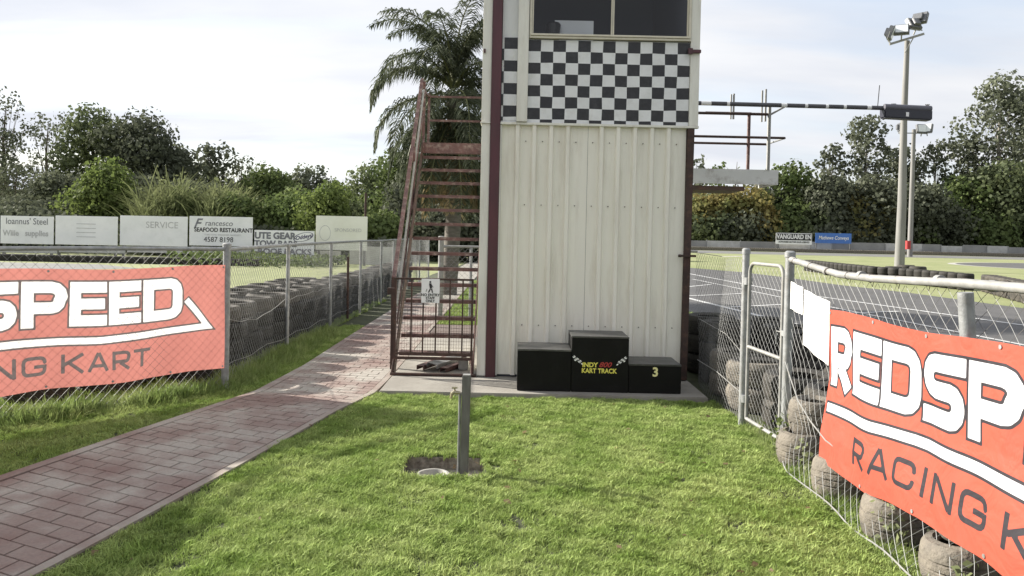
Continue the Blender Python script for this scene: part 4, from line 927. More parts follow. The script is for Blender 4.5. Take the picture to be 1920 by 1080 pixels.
# ------------------------------------------------------------------ platform and signal boom behind the tower
PFM = empty('viewing_platform', (2.8, 11.4, 0)); tag(PFM, 'raised white steel viewing platform with open rails beside the tower', 'platform')
b = MB(); b.box(1.9, 3.76, 11.0, 11.03, 2.39, 2.60); b.build('beam', M['beam'], PFM)
b = MB(); b.box(3.73, 3.76, 11.032, 11.8, 2.39, 2.60); b.build('beam', M['beam'], PFM)
b = MB(); b.box(1.9, 3.3, 11.05, 11.85, 2.30, 2.36); b.build('joist', M['beam_rust'], PFM)
b = MB(); b.box(1.9, 3.72, 11.035, 11.85, 2.52, 2.55); b.build('deck', M['beam_rust'], PFM)
def pbar(name, a, c, r, m): b = MB(); b.tube([a, c], r, 8); b.build(name, M[m], PFM)
pbar('rail', (1.9, 11, 3.055), (3.84, 11, 3.055), .018, 'rust_dark'); pbar('rail', (1.9, 11.8, 3.06), (3.84, 11.8, 3.06), .018, 'rust_dark'); pbar('rail', (3.84, 11, 3.055), (3.84, 11.8, 3.06), .014, 'galv')
pbar('rail', (1.9, 11, 3.385), (3.60, 11, 3.385), .020, 'rust_dark'); pbar('rail', (2.9, 11.8, 3.52), (3.60, 11.8, 3.52), .022, 'rust_dark'); pbar('rail', (3.60, 11, 3.385), (3.60, 11.8, 3.52), .02, 'galv')
pbar('rail_post', (3.61, 11, 2.6), (3.61, 11, 3.53), .026, 'galv_pale'); pbar('rail_post', (3.565, 11.8, 2.55), (3.565, 11.8, 3.50), .026, 'rust')
pbar('brace', (3.62, 11, 3.38), (3.86, 11, 3.52), .014, 'galv_pale')
pbar('upright', (3.585, 11.1, 3.3), (3.585, 11.1, 3.76), .016, 'galv_pale'); pbar('upright', (3.55, 11.15, 3.3), (3.55, 11.15, 3.75), .014, 'galv_pale')
pbar('upright', (3.27, 11.6, 3.4), (3.27, 11.6, 3.78), .015, 'galv_pale'); pbar('upright', (3.23, 11.6, 3.4), (3.23, 11.6, 3.77), .013, 'galv_pale')
pbar('leg', (3.74, 11.9, 0), (3.74, 11.9, 2.4), .04, 'galv_pale') if False else None
BM_ = empty('signal_boom', (3.8, 10.9, 3.5)); tag(BM_, 'long black and white banded boom reaching from the tower over the track', 'boom')
bx = [1.9, 2.56, 2.62, 2.95, 3.04, 3.30, 3.33, 4.04, 4.10, 4.30, 4.36, 4.62, 4.68, 4.96, 5.02, 5.5]
bx = [1.9, 2.60, 2.74, 2.96, 3.0, 3.72, 3.80, 4.05, 4.09, 4.34, 4.38, 4.59, 4.63, 4.92, 4.98, 5.3]
for i in range(len(bx)-1):
    b = MB(); zf = lambda x: 3.50-.005*(x-2); b.tube([(bx[i], 10.85, zf(bx[i])), (bx[i+1], 10.85, zf(bx[i+1]))], .031, 10); b.build('band', M['white' if i % 2 else 'dark_band'] if 'dark_band' in M else M['black'], BM_, True)
b = MB(); b.tube([(5.07, 10.85, 3.48), (5.09, 10.85, 3.80)], .006, 5); b.build('aerial', M['black'], BM_)
SB = empty('signal_box', (5.45, 10.85, 3.35)); tag(SB, 'dark signal light box hung at the end of the banded boom', 'signal')
b = MB(); b.obox((5.47, 10.85, 3.40), (.335, 0, -.012), (0, .08, 0), (0, 0, .072)); b.build('box_body', mat('box_dark_plastic', (.022, .023, .035), .4), SB, bevel=.015)
b = MB(); b.tube([(5.14, 10.80, 3.49), (5.79, 10.80, 3.475)], .045, 12); b.build('box_hood', mat('box_hood_grey', (.10, .10, .12), .5), SB, True)
for x in (5.27, 5.74): b = MB(); b.tube([(x, 10.80, 3.44), (x, 10.80, 3.54)], .016, 6); b.tube([(x-.03, 10.8, 3.54), (x, 10.8, 3.515), (x+.03, 10.8, 3.54)], .008, 5); b.build('clamp', M['galv'], SB)
b = MB(); b.box(5.43, 5.47, 10.764, 10.769, 3.36, 3.42); b.build('sticker', M['white'], SB)

# ------------------------------------------------------------------ floodlight poles
def flood(parent, c, yaw, pitch_, s_, lit=True):
    Rm = Euler((pitch_, 0, yaw)).to_matrix(); ex, ey, ez = Rm @ Vector((1, 0, 0)), Rm @ Vector((0, 1, 0)), Rm @ Vector((0, 0, 1)); c = Vector(c)
    b = MB(); b.obox(c, ex*s_*.5, ey*s_*.16, ez*s_*.42); b.obox(c+ey*s_*.26, ex*s_*.28, ey*s_*.10, ez*s_*.25); o = b.build('lamp_head', M['lamp_case'], parent, bevel=s_*.03)
    b = MB(); b.obox(c-ey*s_*.17, ex*s_*.42, ey*s_*.008, ez*s_*.34); q = b.build('lamp_glass', M['lamp_glass'], o); 
    b = MB(); b.tube([c-ez*s_*.42, c-Vector((0, 0, s_*.75))], s_*.05, 6); b.tube([c+ex*s_*.52, c+ex*s_*.52-ez*s_*.5, c-ex*s_*.52-ez*s_*.5, c-ex*s_*.52], s_*.03, 5); b.build('yoke', M['galv_pale'], o)
    return o
D = 46; bxp = at(1687, D)[0]; 
def lp(px, py, D=46): return Vector(at(px, D, py))
# parts are placed from the pole axis
LP1 = empty('floodlight_pole', (bxp, D, 0)); tag(LP1, 'tall pale floodlight pole rising from the infield tyre wall', 'light pole')
topz = lp(1702, 78)[2]
b = MB(); b.tube([(bxp, D, 0), (bxp+.05, D, 4), (bxp+.02, D, 9), (bxp+.08, D, topz)], [.29, .25, .185, .145], 12); b.build('pole', M['pole'], LP1, True)
a, c = Vector((bxp-1.06, D-.2, topz-.28)), Vector((bxp+.95, D-.2, topz+.38)); b = MB(); b.bar(a, c, .10, .13); b.build('crossarm', M['galv_pale'], LP1)
b = MB(); b.bar((bxp-.15, D-.25, topz-.75), (bxp+.3, D-.25, topz+.1), .05, .05); b.build('brace', M['galv_pale'], LP1)
flood(LP1, (bxp-1.05, D-.3, topz+.35), R(60), R(20), .85); flood(LP1, (bxp-.42, D-.3, topz+.55), R(-25), R(-28), .78)
flood(LP1, (bxp+.38, D-.1, topz+.95), R(-160), R(30), .85); flood(LP1, (bxp+.85, D+.1, topz+1.35), R(130), R(25), .85)
D2 = 92; b2x = at(1706, D2)[0]; t2 = lp(1713, 243, D2)[2]
LP2 = empty('floodlight_pole', (b2x, D2, 0)); tag(LP2, 'distant slimmer floodlight pole just behind the tall one', 'light pole')
b = MB(); b.tube([(b2x, D2, 0), (b2x+.05, D2, t2)], [.30, .22], 10); b.build('pole', M['pole'], LP2, True)
b = MB(); b.bar((b2x-1.9, D2-.2, t2-.5), (b2x+1.3, D2-.2, t2-.45), .1, .12); b.build('crossarm', M['galv'], LP2)
flood(LP2, (b2x-1.75, D2-.3, t2+.2), R(80), 0, 1.1); flood(LP2, (b2x+.75, D2-.3, t2+.05), R(10), R(-10), 1.2); flood(LP2, (b2x+1.5, D2-.3, t2+.1), R(-60), R(-10), 1.2)
b = MB(); b.tube([(b2x-.65, D2-.8, .9), (b2x-.65, D2-.8, 1.9)], .3, 10); o = b.build('marker_drum', M['red_vinyl'], smooth=True); tag(o, 'small red marker drum at the foot of the distant pole', 'drum')

# ------------------------------------------------------------------ hoardings
def board(px0, px1, py0, py1, D, m, label, cat='hoarding', group=None, lean=0, posts=True, name='advertising_board'):
    c = (px0+px1)/2; X0 = (px0-PX0)*D/FPX; X1 = (px1-PX0)*D/FPX; z1 = CAM_H-(py0-horx(c))*D/FPX; z0 = CAM_H-(py1-horx(c))*D/FPX
    B = empty(name, ((X0+X1)/2, D, 0)); tag(B, label, cat, group)
    b = MB(); b.box(X0+.02, X1-.02, D-.02, D+.02, z0, z1); b.build('board_face', m, B, bevel=.006)
    if posts:
        for X in (X0+.15, X1-.15): b = MB(); b.box(X-.05, X+.05, D+.025, D+.12, 0, z1-.05); b.build('board_post', M['timber'], B)
    return B, (X0, X1, z0, z1)
DL = 36
gh = 'white hoardings beyond the left infield'
B, q = board(-140, -2, 404, 458, DL, M['white_board'], 'white hoarding cut off at the edge of the view', group=gh)
B, q = board(0, 101, 405, 457, DL, M['white_board'], 'white hoarding with blurred black steel lettering at the left end', group=gh)
text_mesh("Ioannus' Steel", .42, (q[0]+1.25, DL-.03, 1.85-.12), M['letter_grey'], parent=B, xs=.85); text_mesh("Wiiie   supplies", .36, (q[0]+1.2, DL-.03, 1.18), M['letter_faint'], parent=B, xs=.95, bold=.01)
B, q = board(103, 221, 405, 459, DL, M['white_board'], 'blank white hoarding right of the black steel lettering', group=gh)
for i in range(4): b = MB(); b.box(q[0]+1.0, q[0]+1.9, DL-.026, DL-.022, q[3]-.35-.2*i-.03, q[3]-.35-.2*i); b.build('faint_print', M['letter_faint'], B)
B, q = board(224, 352, 405, 461, DL, M['white_board'], 'blank greyish hoarding beside the seafood hoarding', group=gh)
text_mesh("SERVICE", .42, (q[1]-1.2, DL-.03, q[3]-.42), M['letter_faint'], parent=B)
B, q = board(354, 474, 406, 461, DL, M['white_board'], 'white hoarding advertising a seafood restaurant and phone number', group=gh)
cx_ = (q[0]+q[1])/2; hb = q[3]-q[2]
text_mesh("F", .62, (q[0]+.35, DL-.03, q[3]-.35), M['letter_grey'], parent=B, shear=.4, bold=.01); text_mesh("rancesco", .36, (cx_-.1, DL-.03, q[3]-.32), M['letter_grey'], parent=B, shear=.15)
text_mesh("SEAFOOD RESTAURANT", .27, (cx_+.12, DL-.03, q[3]-.63), M['black'], parent=B, bold=.006, xs=.92); text_mesh("FUNCTIONS  WEDDINGS  BANQUETS", .10, (cx_+.1, DL-.03, q[3]-.85), M['letter_faint'], parent=B); text_mesh("4587 8198", .34, (cx_-.1, DL-.03, q[3]-1.08), M['black'], parent=B, xs=.95)
B, q = board(476, 590, 432, 488, DL-.6, M['white_board'], 'white hoarding for ute gear, tow bars and roof racks', group=gh)
cx_ = (q[0]+q[1])/2
text_mesh("UTE GEAR", .40, (cx_-.42, DL-.63, q[3]-.26), M['letter_grey'], parent=B, bold=.018, xs=1.02); text_mesh("TOW BARS", .37, (cx_-.38, DL-.63, q[3]-.62), M['letter_grey'], parent=B, bold=.014, xs=1.05); text_mesh("ROOF RACKS", .36, (cx_+.02, DL-.63, q[3]-.98), M['letter_grey'], parent=B, bold=.014, xs=1.12); text_mesh("4577 5577  WINDSOR", .13, (cx_, DL-.63, q[3]-1.24), M['letter_grey'], parent=B)
b = MB(); n = 28; oc = (q[1]-.52, q[3]-.28); 
def ov(r_, y_): 
    bb = MB(); bb.add([(oc[0]+.46*r_*math.cos(a), y_, oc[1]+.20*r_*math.sin(a)+.10*math.cos(a)) for a in np.linspace(0, 2*math.pi, n, endpoint=False)], [tuple(range(n))[::-1]]); return bb
ov(1, DL-.625).build('logo_rim', M['letter_purple'], B); ov(.90, DL-.629).build('logo_oval', M['white_board'], B)
text_mesh("Oddeys", .24, (oc[0], DL-.633, oc[1]), M['letter_purple'], parent=B, shear=.3, bold=.006, rot=(R(90), R(-12), 0))
B, q = board(591, 689, 405, 469, DL-.3, M['cream_board'], 'tall cream white hoarding with faint circle nearest the stairs', group=gh)
b = MB(); n = 30; c_ = (q[0]+.45, q[2]+.78)
for i in range(n):
    a0, a1 = 2*math.pi*i/n, 2*math.pi*(i+1)/n
    b.add([(c_[0]+rr_*.26*math.cos(a), DL-.325, c_[1]+rr_*.36*math.sin(a)) for rr_, a in ((1, a0), (1, a1), (.92, a1), (.92, a0))], [(0, 1, 2, 3)])
b.build('faint_print', M['letter_faint'], B)
text_mesh("SPONSORED", .22, ((q[0]+q[1])/2+.3, DL-.33, q[3]-.65), M['letter_faint'], parent=B)
# grey back boards of lower hoardings between the left group and the stairs
board(594, 640, 470, 492, DL+.6, M['grey_board'], 'low grey board under the cream hoarding', group=gh); board(655, 742, 462, 496, DL+1.5, M['grey_board'], 'long low grey board right of the cream hoarding', group=gh)
for k, (a, c) in enumerate([(-20, 108), (110, 236), (238, 356), (358, 472)]):
    board(a, c, 463, 474, DL-1, M['grey_board'], f'{nth(k)} low grey kick board under the white hoardings from the left', group='low kick boards', posts=False)
# dark tyre band at the foot of the left hoardings
k = 0
for px in np.arange(-20, 480, 9.2):
    X = (px-960)*33.6/FPX
    tyre(wallt, X, 33.6+rg.uniform(-.1, .1), .004, f'{nth(k)} black tyre from the left in the row below the white hoardings', 'tyre row below the left hoardings', .08, 0, 1.0)
    k += 1
# black post between the hoardings
b = MB(); X = (684-960)*40/FPX; b.tube([(X, 40, 0), (X, 40, 3.6)], .06, 8); o = b.build('dark_post', M['rust_dark']); tag(o, 'thin dark post rising behind the cream hoarding', 'post')

# far right barrier with signs
DR = 110
FB = empty('barrier_fence', (45, DR, 0)); tag(FB, 'long low grey barrier fence across the far side of the track', 'fence')
k = 0
edges = [1180, 1325, 1388, 1460, 1560, 1660, 1730, 1764, 1805, 1850, 1890, 1960, 2060]
for a, c in zip(edges[:-1], edges[1:]):
    X0, X1 = (a-960)*DR/FPX, (c-960)*DR/FPX; b = MB(); b.box(X0+.05, X1-.05, DR, DR+.06, .25, 1.45+.1*math.sin(a)); b.build('barrier_panel', M['grey_board' if k % 2 else 'barrier'] if 'barrier' in M else M['grey_board'], FB); k += 1
    b = MB(); b.box(X0-.05, X0+.05, DR-.08, DR-.01, 0, 1.5); b.build('barrier_post', M['galv'], FB)
b = MB()
for i in range(300):
    X = 14+i*.27; b.lathe([(.0, .5), (.2, .5), (.27, .42), (.27, .05), (.2, 0)], (X, DR-1.2, 0), 8)
o = b.build('barrier_tyre_row', M['rubber']); tag(o, 'low dark line of tyres along the foot of the far barrier', 'tyres', kind='stuff')
B, q = board(1454, 1522, 437, 458, DR-.8, M['white_board'], 'black and white hoarding headed vanguard on the far barrier', group='hoardings on the far barrier')
b = MB(); b.box(q[0]+.1, q[1]-.1, DR-.85, DR-.83, q[3]-1.0, q[3]-.08); b.build('black_panel', M['black'], B)
text_mesh("VANGUARD EN", .86, ((q[0]+q[1])/2, DR-.86, q[3]-.53), M['white'], parent=B, bold=.03, xs=.80); text_mesh("AUTHORISED MOTORS SALES & SERVICE", .30, ((q[0]+q[1])/2, DR-.86, q[3]-1.26), M['black'], parent=B, xs=.8, bold=.01)
B, q = board(1528, 1596, 437, 456, DR-.8, M['blue_sign'], 'blue hoarding with white script on the far barrier', group='hoardings on the far barrier')
text_mesh("Mathews Conveys", .72, ((q[0]+q[1])/2, DR-.86, q[3]-.68), M['white'], parent=B, shear=.25, xs=.80, bold=.01)

# ------------------------------------------------------------------ vegetation
nr = np.random.default_rng(5)
def leaves(P_, nrm, size, asp=1.0, jit=.35):
    n = len(P_); z = nr.normal(size=(n, 3)); nrm = nrm+nr.normal(size=(n, 3))*jit; nrm /= np.linalg.norm(nrm, axis=1, keepdims=True)+1e-9
    a = np.cross(nrm, z); a /= np.linalg.norm(a, axis=1, keepdims=True)+1e-9; b_ = np.cross(nrm, a)
    s_ = size*nr.uniform(.5, 1.3, (n, 1)); a = a*s_*asp; b_ = b_*s_
    return np.stack([P_-a*.5, P_-b_*.5+nrm*s_*.12, P_+a*.5, P_+b_*.5-nrm*s_*.05], 1)
def crown(lobes, n, size, fill=.45, jit=.5, droop=0):
    vol = np.array([l[1][0]*l[1][1]+l[1][0]*l[1][2] for l in lobes]); k = nr.choice(len(lobes), n, p=vol/vol.sum())
    c = np.array([l[0] for l in lobes])[k]; r_ = np.array([l[1] for l in lobes])[k]
    d = nr.normal(size=(n, 3)); d /= np.linalg.norm(d, axis=1, keepdims=True)
    rad = fill+(1-fill)*nr.uniform(0, 1, (n, 1))**.5
    rad *= 1+.16*np.sin(d[:, :1]*9+c[:, :1]*3)*np.sin(d[:, 2:]*8+c[:, 1:2])
    P_ = c+d*r_*rad+nr.normal(size=(n, 3))*size*.35
    P_[:, 2] = np.maximum(P_[:, 2], .1)
    return leaves(P_, d, size, 1.0, jit)
def tree(px, D, ytop, wpx, style, leaf, label, cat='tree', group='trees beyond the hoardings', base=0.0, name=None, dens=1.0, ybot=None, bark='trunk'):
    X = (px-960)*D/FPX; H = CAM_H+(horx(px)-ytop)*D/FPX; Wd = wpx*D/FPX; rg_ = random.Random(int(px*7+D*3)); px_m = D/773.
    name = name or ('shrub' if cat == 'shrub' else 'tree'); o = empty(name, (X, D, 0)); tag(o, label, cat, group)
    lobes = []; limbs = MB(); tr_ = max(.06, H*.018)
    if style == 'dense': nl, lo, hi, rr_ = 16, .30, .86, .26
    elif style == 'gum': nl, lo, hi, rr_ = 30, .28, .94, .17
    elif style == 'wispy': nl, lo, hi, rr_ = 30, .25, .93, .13
    elif style == 'bush': nl, lo, hi, rr_ = 12, .22, .78, .30
    elif style == 'cone': nl, lo, hi, rr_ = 14, .12, .95, .2
    else: nl, lo, hi, rr_ = 14, .3, .85, .24
    for i in range(nl):
        f = (i+.5)/nl; zf = lo+(hi-lo)*f
        env = {'dense': math.sin(math.pi*min(1, .12+zf*.95))**.6, 'gum': math.sin(math.pi*min(1, .08+zf*.9))**.5, 'wispy': math.sin(math.pi*min(1, .1+zf*.88))**.5, 'bush': (1-zf**2.2)**.5, 'cone': (1-zf)*1.05}.get(style, 1)
        an = i*2.4+rg_.uniform(-.5, .5); rad = Wd*.5*env*(rg_.uniform(.25, .85) if style != 'cone' else .3)
        r_ = rr_*Wd*rg_.uniform(.7, 1.25)*(1 if style != 'cone' else max(.15, 1.7*(1-zf)))
        rz = r_*rg_.uniform(.6, .95) if style != 'bush' else min(r_, H*.35)
        zc = min(H*zf, H-rz*.95); 
        if style == 'bush': zc = max(zc, rz*.5)
        c = (X+rad*math.cos(an), D+rad*math.sin(an)*.8, zc); lobes.append((c, (r_, r_, rz)))
        if style in ('gum', 'wispy', 'dense') and i % (1 if style != 'dense' else 2) == 0:
            z0_ = H*max(.12, zf-.32); t0_ = Vector((X+.02*H*math.sin(zf*7), D, z0_)); cc_ = Vector(c); mid = t0_.lerp(cc_, .5)+Vector((0, 0, -.03*H))
            limbs.tube([t0_, mid, cc_], [tr_*(1-zf)*.5+.02, tr_*.25*(1-zf)+.02, .015], 5, False)
    area = sum(l[1][0]*l[1][2] for l in lobes)*3.14
    size = max(px_m*3.1, .10)*(1.15 if style != 'wispy' else .85)
    n = int(dens*area/(size*size)*{'dense': 4.6, 'gum': 3.4, 'wispy': 1.9, 'bush': 5.5, 'cone': 5}.get(style, 1.8)); n = min(n, 26000)
    quads_mesh('crown', crown(lobes, n, size, fill=.5 if style in ('dense', 'bush') else .3), LF[leaf], o)
    if style != 'bush':
        limbs.tube([(X, D, -.1), (X+.01*H, D, H*.3), (X+.02*H*math.sin(4), D, H*.62), (X, D, H*.88)], [tr_, tr_*.75, tr_*.45, .03], 8, False)
    else:
        for i in range(4): a = i*1.6; limbs.tube([(X, D, -.05), (X+.2*Wd*math.cos(a), D+.15*Wd*math.sin(a), H*.5)], [.05, .02], 5, False)
    limbs.build('trunk', M[bark], o, True)
    return o
LT = [  # px, D, ytop, wpx, style, leaf, label
 (-70, 78, 150, 190, 'gum', 'gum', 'tall gum tree at the far left edge beyond the hoardings'),
 (8, 82, 162, 120, 'wispy', 'dark', 'tall sparse dark tree behind the first white hoarding'),
 (88, 84, 198, 130, 'wispy', 'gum', 'loose open-crowned tree left of the big dome'),
 (30, 66, 300, 150, 'wispy', 'dark', 'low twiggy tree behind the steel hoarding'),
 (175, 74, 196, 170, 'dense', 'dense', 'broad dense tree forming the left shoulder of the dome'),
 (262, 72, 200, 175, 'dense', 'dark', 'largest dark dome-shaped tree above the blank hoarding'),
 (325, 76, 262, 130, 'dense', 'dark', 'dark round tree on the right slope of the dome'),
 (105, 60, 320, 150, 'dense', 'dark', 'dark understorey tree left of the bright green bush'),
 (392, 80, 262, 110, 'gum', 'dark', 'dark gum with clumped crown above the reeds'),
 (452, 84, 282, 80, 'wispy', 'dark', 'small sparse gum above the seafood hoarding'),
 (505, 70, 300, 120, 'dense', 'mid', 'round mid green tree above the ute gear hoarding'),
 (575, 74, 306, 120, 'gum', 'gum', 'grey green tree with loose rounded crown right of the seafood hoarding'),
 (632, 76, 335, 100, 'dense', 'mid', 'lower dark green tree in the gap behind the cream hoarding'),
 (700, 66, 296, 120, 'dense', 'dense', 'dark rounded tree left of the staircase rail'),
 (745, 58, 268, 110, 'dense', 'mid', 'leafy tree directly behind the staircase rail'),
 (360, 60, 340, 160, 'dense', 'dark', 'dark understorey tree behind the reed clump'),
 (250, 58, 330, 160, 'dense', 'dark', 'dark understorey tree beneath the big dome'),
 (800, 48, 300, 170, 'dense', 'dark', 'dark tree seen through the upper stair treads'),
 (880, 52, 290, 160, 'dense', 'dense', 'dark tree behind the palm trunk'),
 (640, 54, 360, 120, 'dense', 'mid', 'small leafy tree behind the cream hoarding'),
 (950, 60, 300, 160, 'dense', 'dark', 'dark tree hidden mostly behind the tower'),
]
for px, D, yt, wp, sty, lf, lab in LT: tree(px, D, yt, wp, sty, lf, lab, dens=1.0)
LB = [
 (322, 45, 352, 110, 'bush', 'mid', 'leafy bush within the first reed clump'),
 (425, 45, 362, 110, 'bush', 'mid', 'leafy bush within the second reed clump'),
 (192, 48, 290, 130, 'bush', 'bright', 'bright yellow green bush above the blank white hoarding'),
 (250, 50, 375, 110, 'bush', 'dark', 'dark low bush right of the bright green bush'),
 (60, 49, 372, 150, 'bush', 'dark', 'dark scrub behind the first white hoardings'),
 (-30, 48, 365, 120, 'bush', 'dark', 'dark scrub at the left edge'),
 (545, 46, 345, 120, 'bush', 'mid', 'leafy shrub behind the ute gear hoarding'),
 (610, 44, 330, 110, 'bush', 'bright', 'light green broad-leaved shrub left of the cream hoarding'),
 (500, 48, 385, 90, 'bush', 'mid', 'low shrub right of the seafood hoarding'),
 (712, 45, 395, 90, 'bush', 'mid', 'rounded shrub right of the cream hoarding'),
 (765, 50, 372, 90, 'bush', 'dense', 'shrub behind the foot of the staircase rail'),
 (830, 44, 380, 130, 'bush', 'dark', 'dark hedge seen through the stair treads'),
 (900, 44, 375, 110, 'bush', 'dark', 'dark hedge behind the palm trunk'),
 (660, 48, 375, 90, 'bush', 'dense', 'dense shrub showing above the cream hoarding'),
]
for px, D, yt, wp, sty, lf, lab in LB: tree(px, D, yt, wp, sty, lf, lab, cat='shrub', group='shrubs behind the left hoardings')
# reed clumps
def reeds(px, D, ytop, wpx, n, lab):
    X = (px-960)*D/FPX; H = CAM_H+(horx(px)-ytop)*D/FPX; Wd = wpx*D/FPX; V = []
    x = X+nr.normal(size=n)*Wd*.25; y = D+nr.normal(size=n)*1.2; h = H*nr.uniform(.35, 1.08, n)*(.86+.16*np.sin(x*2.1)+.08*np.sin(x*5.3))*np.clip(1-((x-X)/(Wd*.75))**2, .4, 1); an = nr.uniform(0, 6.28, n); le = nr.uniform(.15, .75, n)
    for k in range(4):
        f0, f1 = .35+.65*k/4, .35+.65*(k+1)/4
        def pt(f): return np.stack([x+np.cos(an)*le*h*f**2.2, y+np.sin(an)*le*h*f**2.2, h*(f-.35*le*f**4)], 1)
        w0 = .042*(1-.8*(f0-.35)); w1 = .042*(1-.9*(f1-.35)) if k < 3 else .006; t = np.stack([-np.sin(an), np.cos(an), an*0], 1)*.7+np.array([.5, 0, 0])
        V.append(np.stack([pt(f0)-t*w0, pt(f1)-t*w1, pt(f1)+t*w1, pt(f0)+t*w0], 1))
    o = empty('reed_clump', (X, D, 0)); tag(o, lab, 'reeds', 'reed clumps behind the hoardings'); quads_mesh('blades', np.concatenate(V), LF['reed'], o)
    P_ = np.stack([x, y, h*nr.uniform(.2, .9, n)], 1); P_ = np.repeat(P_, 2, 0)+nr.normal(size=(2*n, 3))*.25; quads_mesh('foliage', leaves(P_, nr.normal(size=P_.shape), .15, 2.0), LF['reed'], o)
reeds(325, 45, 318, 110, 2600, 'pale green reed clump above the blank greyish hoarding'); reeds(410, 46, 335, 130, 2900, 'pale green reed clump above the seafood hoarding')
RTG = 'trees beyond the far barrier'
RT = [
 (1302, 140, 286, 60, 'gum', 'gum', 'small round tree right beside the tower corner'),
 (1345, 145, 302, 60, 'gum', 'mid', 'low pale tree left of the little conifer'),
 (1378, 128, 281, 34, 'cone', 'dark', 'small pointed conifer above the platform'),
 (1418, 140, 318, 60, 'wispy', 'dark', 'thin dark tree right of the conifer'),
 (1488, 122, 294, 120, 'dense', 'mid', 'round mid green tree at the end of the platform'),
 (1552, 128, 262, 80, 'gum', 'gum', 'mid height gum left of the tallest centre gum'),
 (1622, 126, 208, 125, 'gum', 'gum', 'tall gum below the signal box'),
 (1690, 130, 262, 90, 'dense', 'dark', 'dark tree behind the tall floodlight pole'),
 (1752, 124, 256, 100, 'gum', 'dark', 'dark gum right of the distant pole'),
 (1812, 126, 244, 100, 'gum', 'gum', 'gum left of the largest right-hand gum'),
 (1870, 124, 132, 175, 'gum', 'gum', 'largest spreading gum at the right edge with pale trunk'),
 (1960, 126, 150, 190, 'gum', 'gum', 'large gum cut by the right edge of the view'),
 (1560, 118, 330, 120, 'dense', 'dark', 'dark understorey tree left of the centre gum'),
 (1640, 117, 325, 120, 'dense', 'dark', 'dark understorey tree beneath the tall gum'),
 (1720, 116, 340, 130, 'dense', 'dark', 'dark understorey tree behind the two poles'),
 (1800, 119, 330, 120, 'gum', 'mid', 'brownish green tree left of the largest gum'),
 (1880, 119, 300, 150, 'dense', 'dense', 'dense tree beneath the largest gum'),
 (1440, 124, 345, 120, 'dense', 'dark', 'dark tree under the end of the platform'),
 (1350, 124, 350, 140, 'dense', 'dense', 'dark tree under the platform beam'),
 (2060, 126, 190, 180, 'gum', 'gum', 'gum tree just outside the right edge'),
]
for px, D, yt, wp, sty, lf, lab in RT: tree(px, D, yt, wp, sty, lf, lab, group=RTG, bark='gum_trunk' if sty == 'gum' and D < 130 else 'trunk', dens=1.05)
RB = [
 (1310, 119.5, 352, 80, 'bush', 'yellow', 'olive shrub right against the tower corner'),
 (1360, 119.0, 345, 80, 'bush', 'yellow', 'yellowing shrub below the platform beam'),
 (1415, 118.5, 342, 90, 'bush', 'yellow', 'golden olive shrub below the platform end'),
 (1330, 118.0, 395, 110, 'bush', 'dense', 'dark low shrub in front of the yellowing shrub'),
 (1400, 118.0, 392, 110, 'bush', 'dark', 'dark low shrub in front of the golden olive shrub'),
 (1470, 118.5, 372, 90, 'bush', 'mid', 'green shrub above the vanguard hoarding'),
 (1530, 118.0, 382, 90, 'bush', 'dense', 'dense green shrub above the blue hoarding'),
 (1598, 118.0, 352, 110, 'bush', 'yellow', 'pale olive shrub left of the tall pole'),
 (1655, 118.0, 360, 90, 'bush', 'yellow', 'olive shrub just behind the tall pole'),
 (1720, 118.0, 392, 90, 'bush', 'mid', 'green shrub between the two poles and the right edge'),
 (1775, 118.0, 388, 100, 'bush', 'dark', 'dark shrub right of the distant pole'),
 (1840, 117.0, 392, 110, 'bush', 'mid', 'leafy shrub beneath the largest gum'),
 (1905, 117.0, 385, 110, 'bush', 'dense', 'dense shrub at the right edge'),
 (1560, 117.5, 408, 130, 'bush', 'dark', 'dark low shrub behind the blue hoarding'),
 (1640, 117.5, 412, 130, 'bush', 'dark', 'dark low shrub beside the foot of the tall pole'),
]
for px, D, yt, wp, sty, lf, lab in RB: tree(px, D, yt, wp, sty, lf, lab, cat='shrub', group='shrubs along the far barrier')
# distant wood that closes the gaps between the trunks
def wood(name, x0, x1, D, h, n, size, lab, leaf='dark'):
    x = nr.uniform(x0, x1, n); hh = h*(.75+.2*np.sin(x*.13)+.12*np.sin(x*.41+1)); z = hh*nr.uniform(0, 1, n)**.8; y = D+np.clip(nr.normal(size=n)*1.6, -3, 3)
    P_ = np.stack([x, y, z], 1); o = quads_mesh(name, leaves(P_, np.tile([0, -1., .5], (n, 1)), size, 1, .8), LF[leaf]); tag(o, lab, 'wood', kind='stuff')
wood('distant_wood', -110, 10, 96, 8.5, 24000, .8, 'dark far wood behind the left trees'); wood('distant_wood', 15, 150, 150, 13, 26000, 1.1, 'dark far wood behind the right trees')
wood('undergrowth', -50, -2, 46, 2.7, 14000, .26, 'low dark undergrowth behind the left hoardings'); wood('undergrowth', 20, 110, 120, 5.0, 16000, .55, 'low dark undergrowth along the far barrier')
wood('infield_scrub', -14.5, -8, 35.2, .95, 3000, .13, 'weedy scrub at the foot of the hoardings', 'mid')

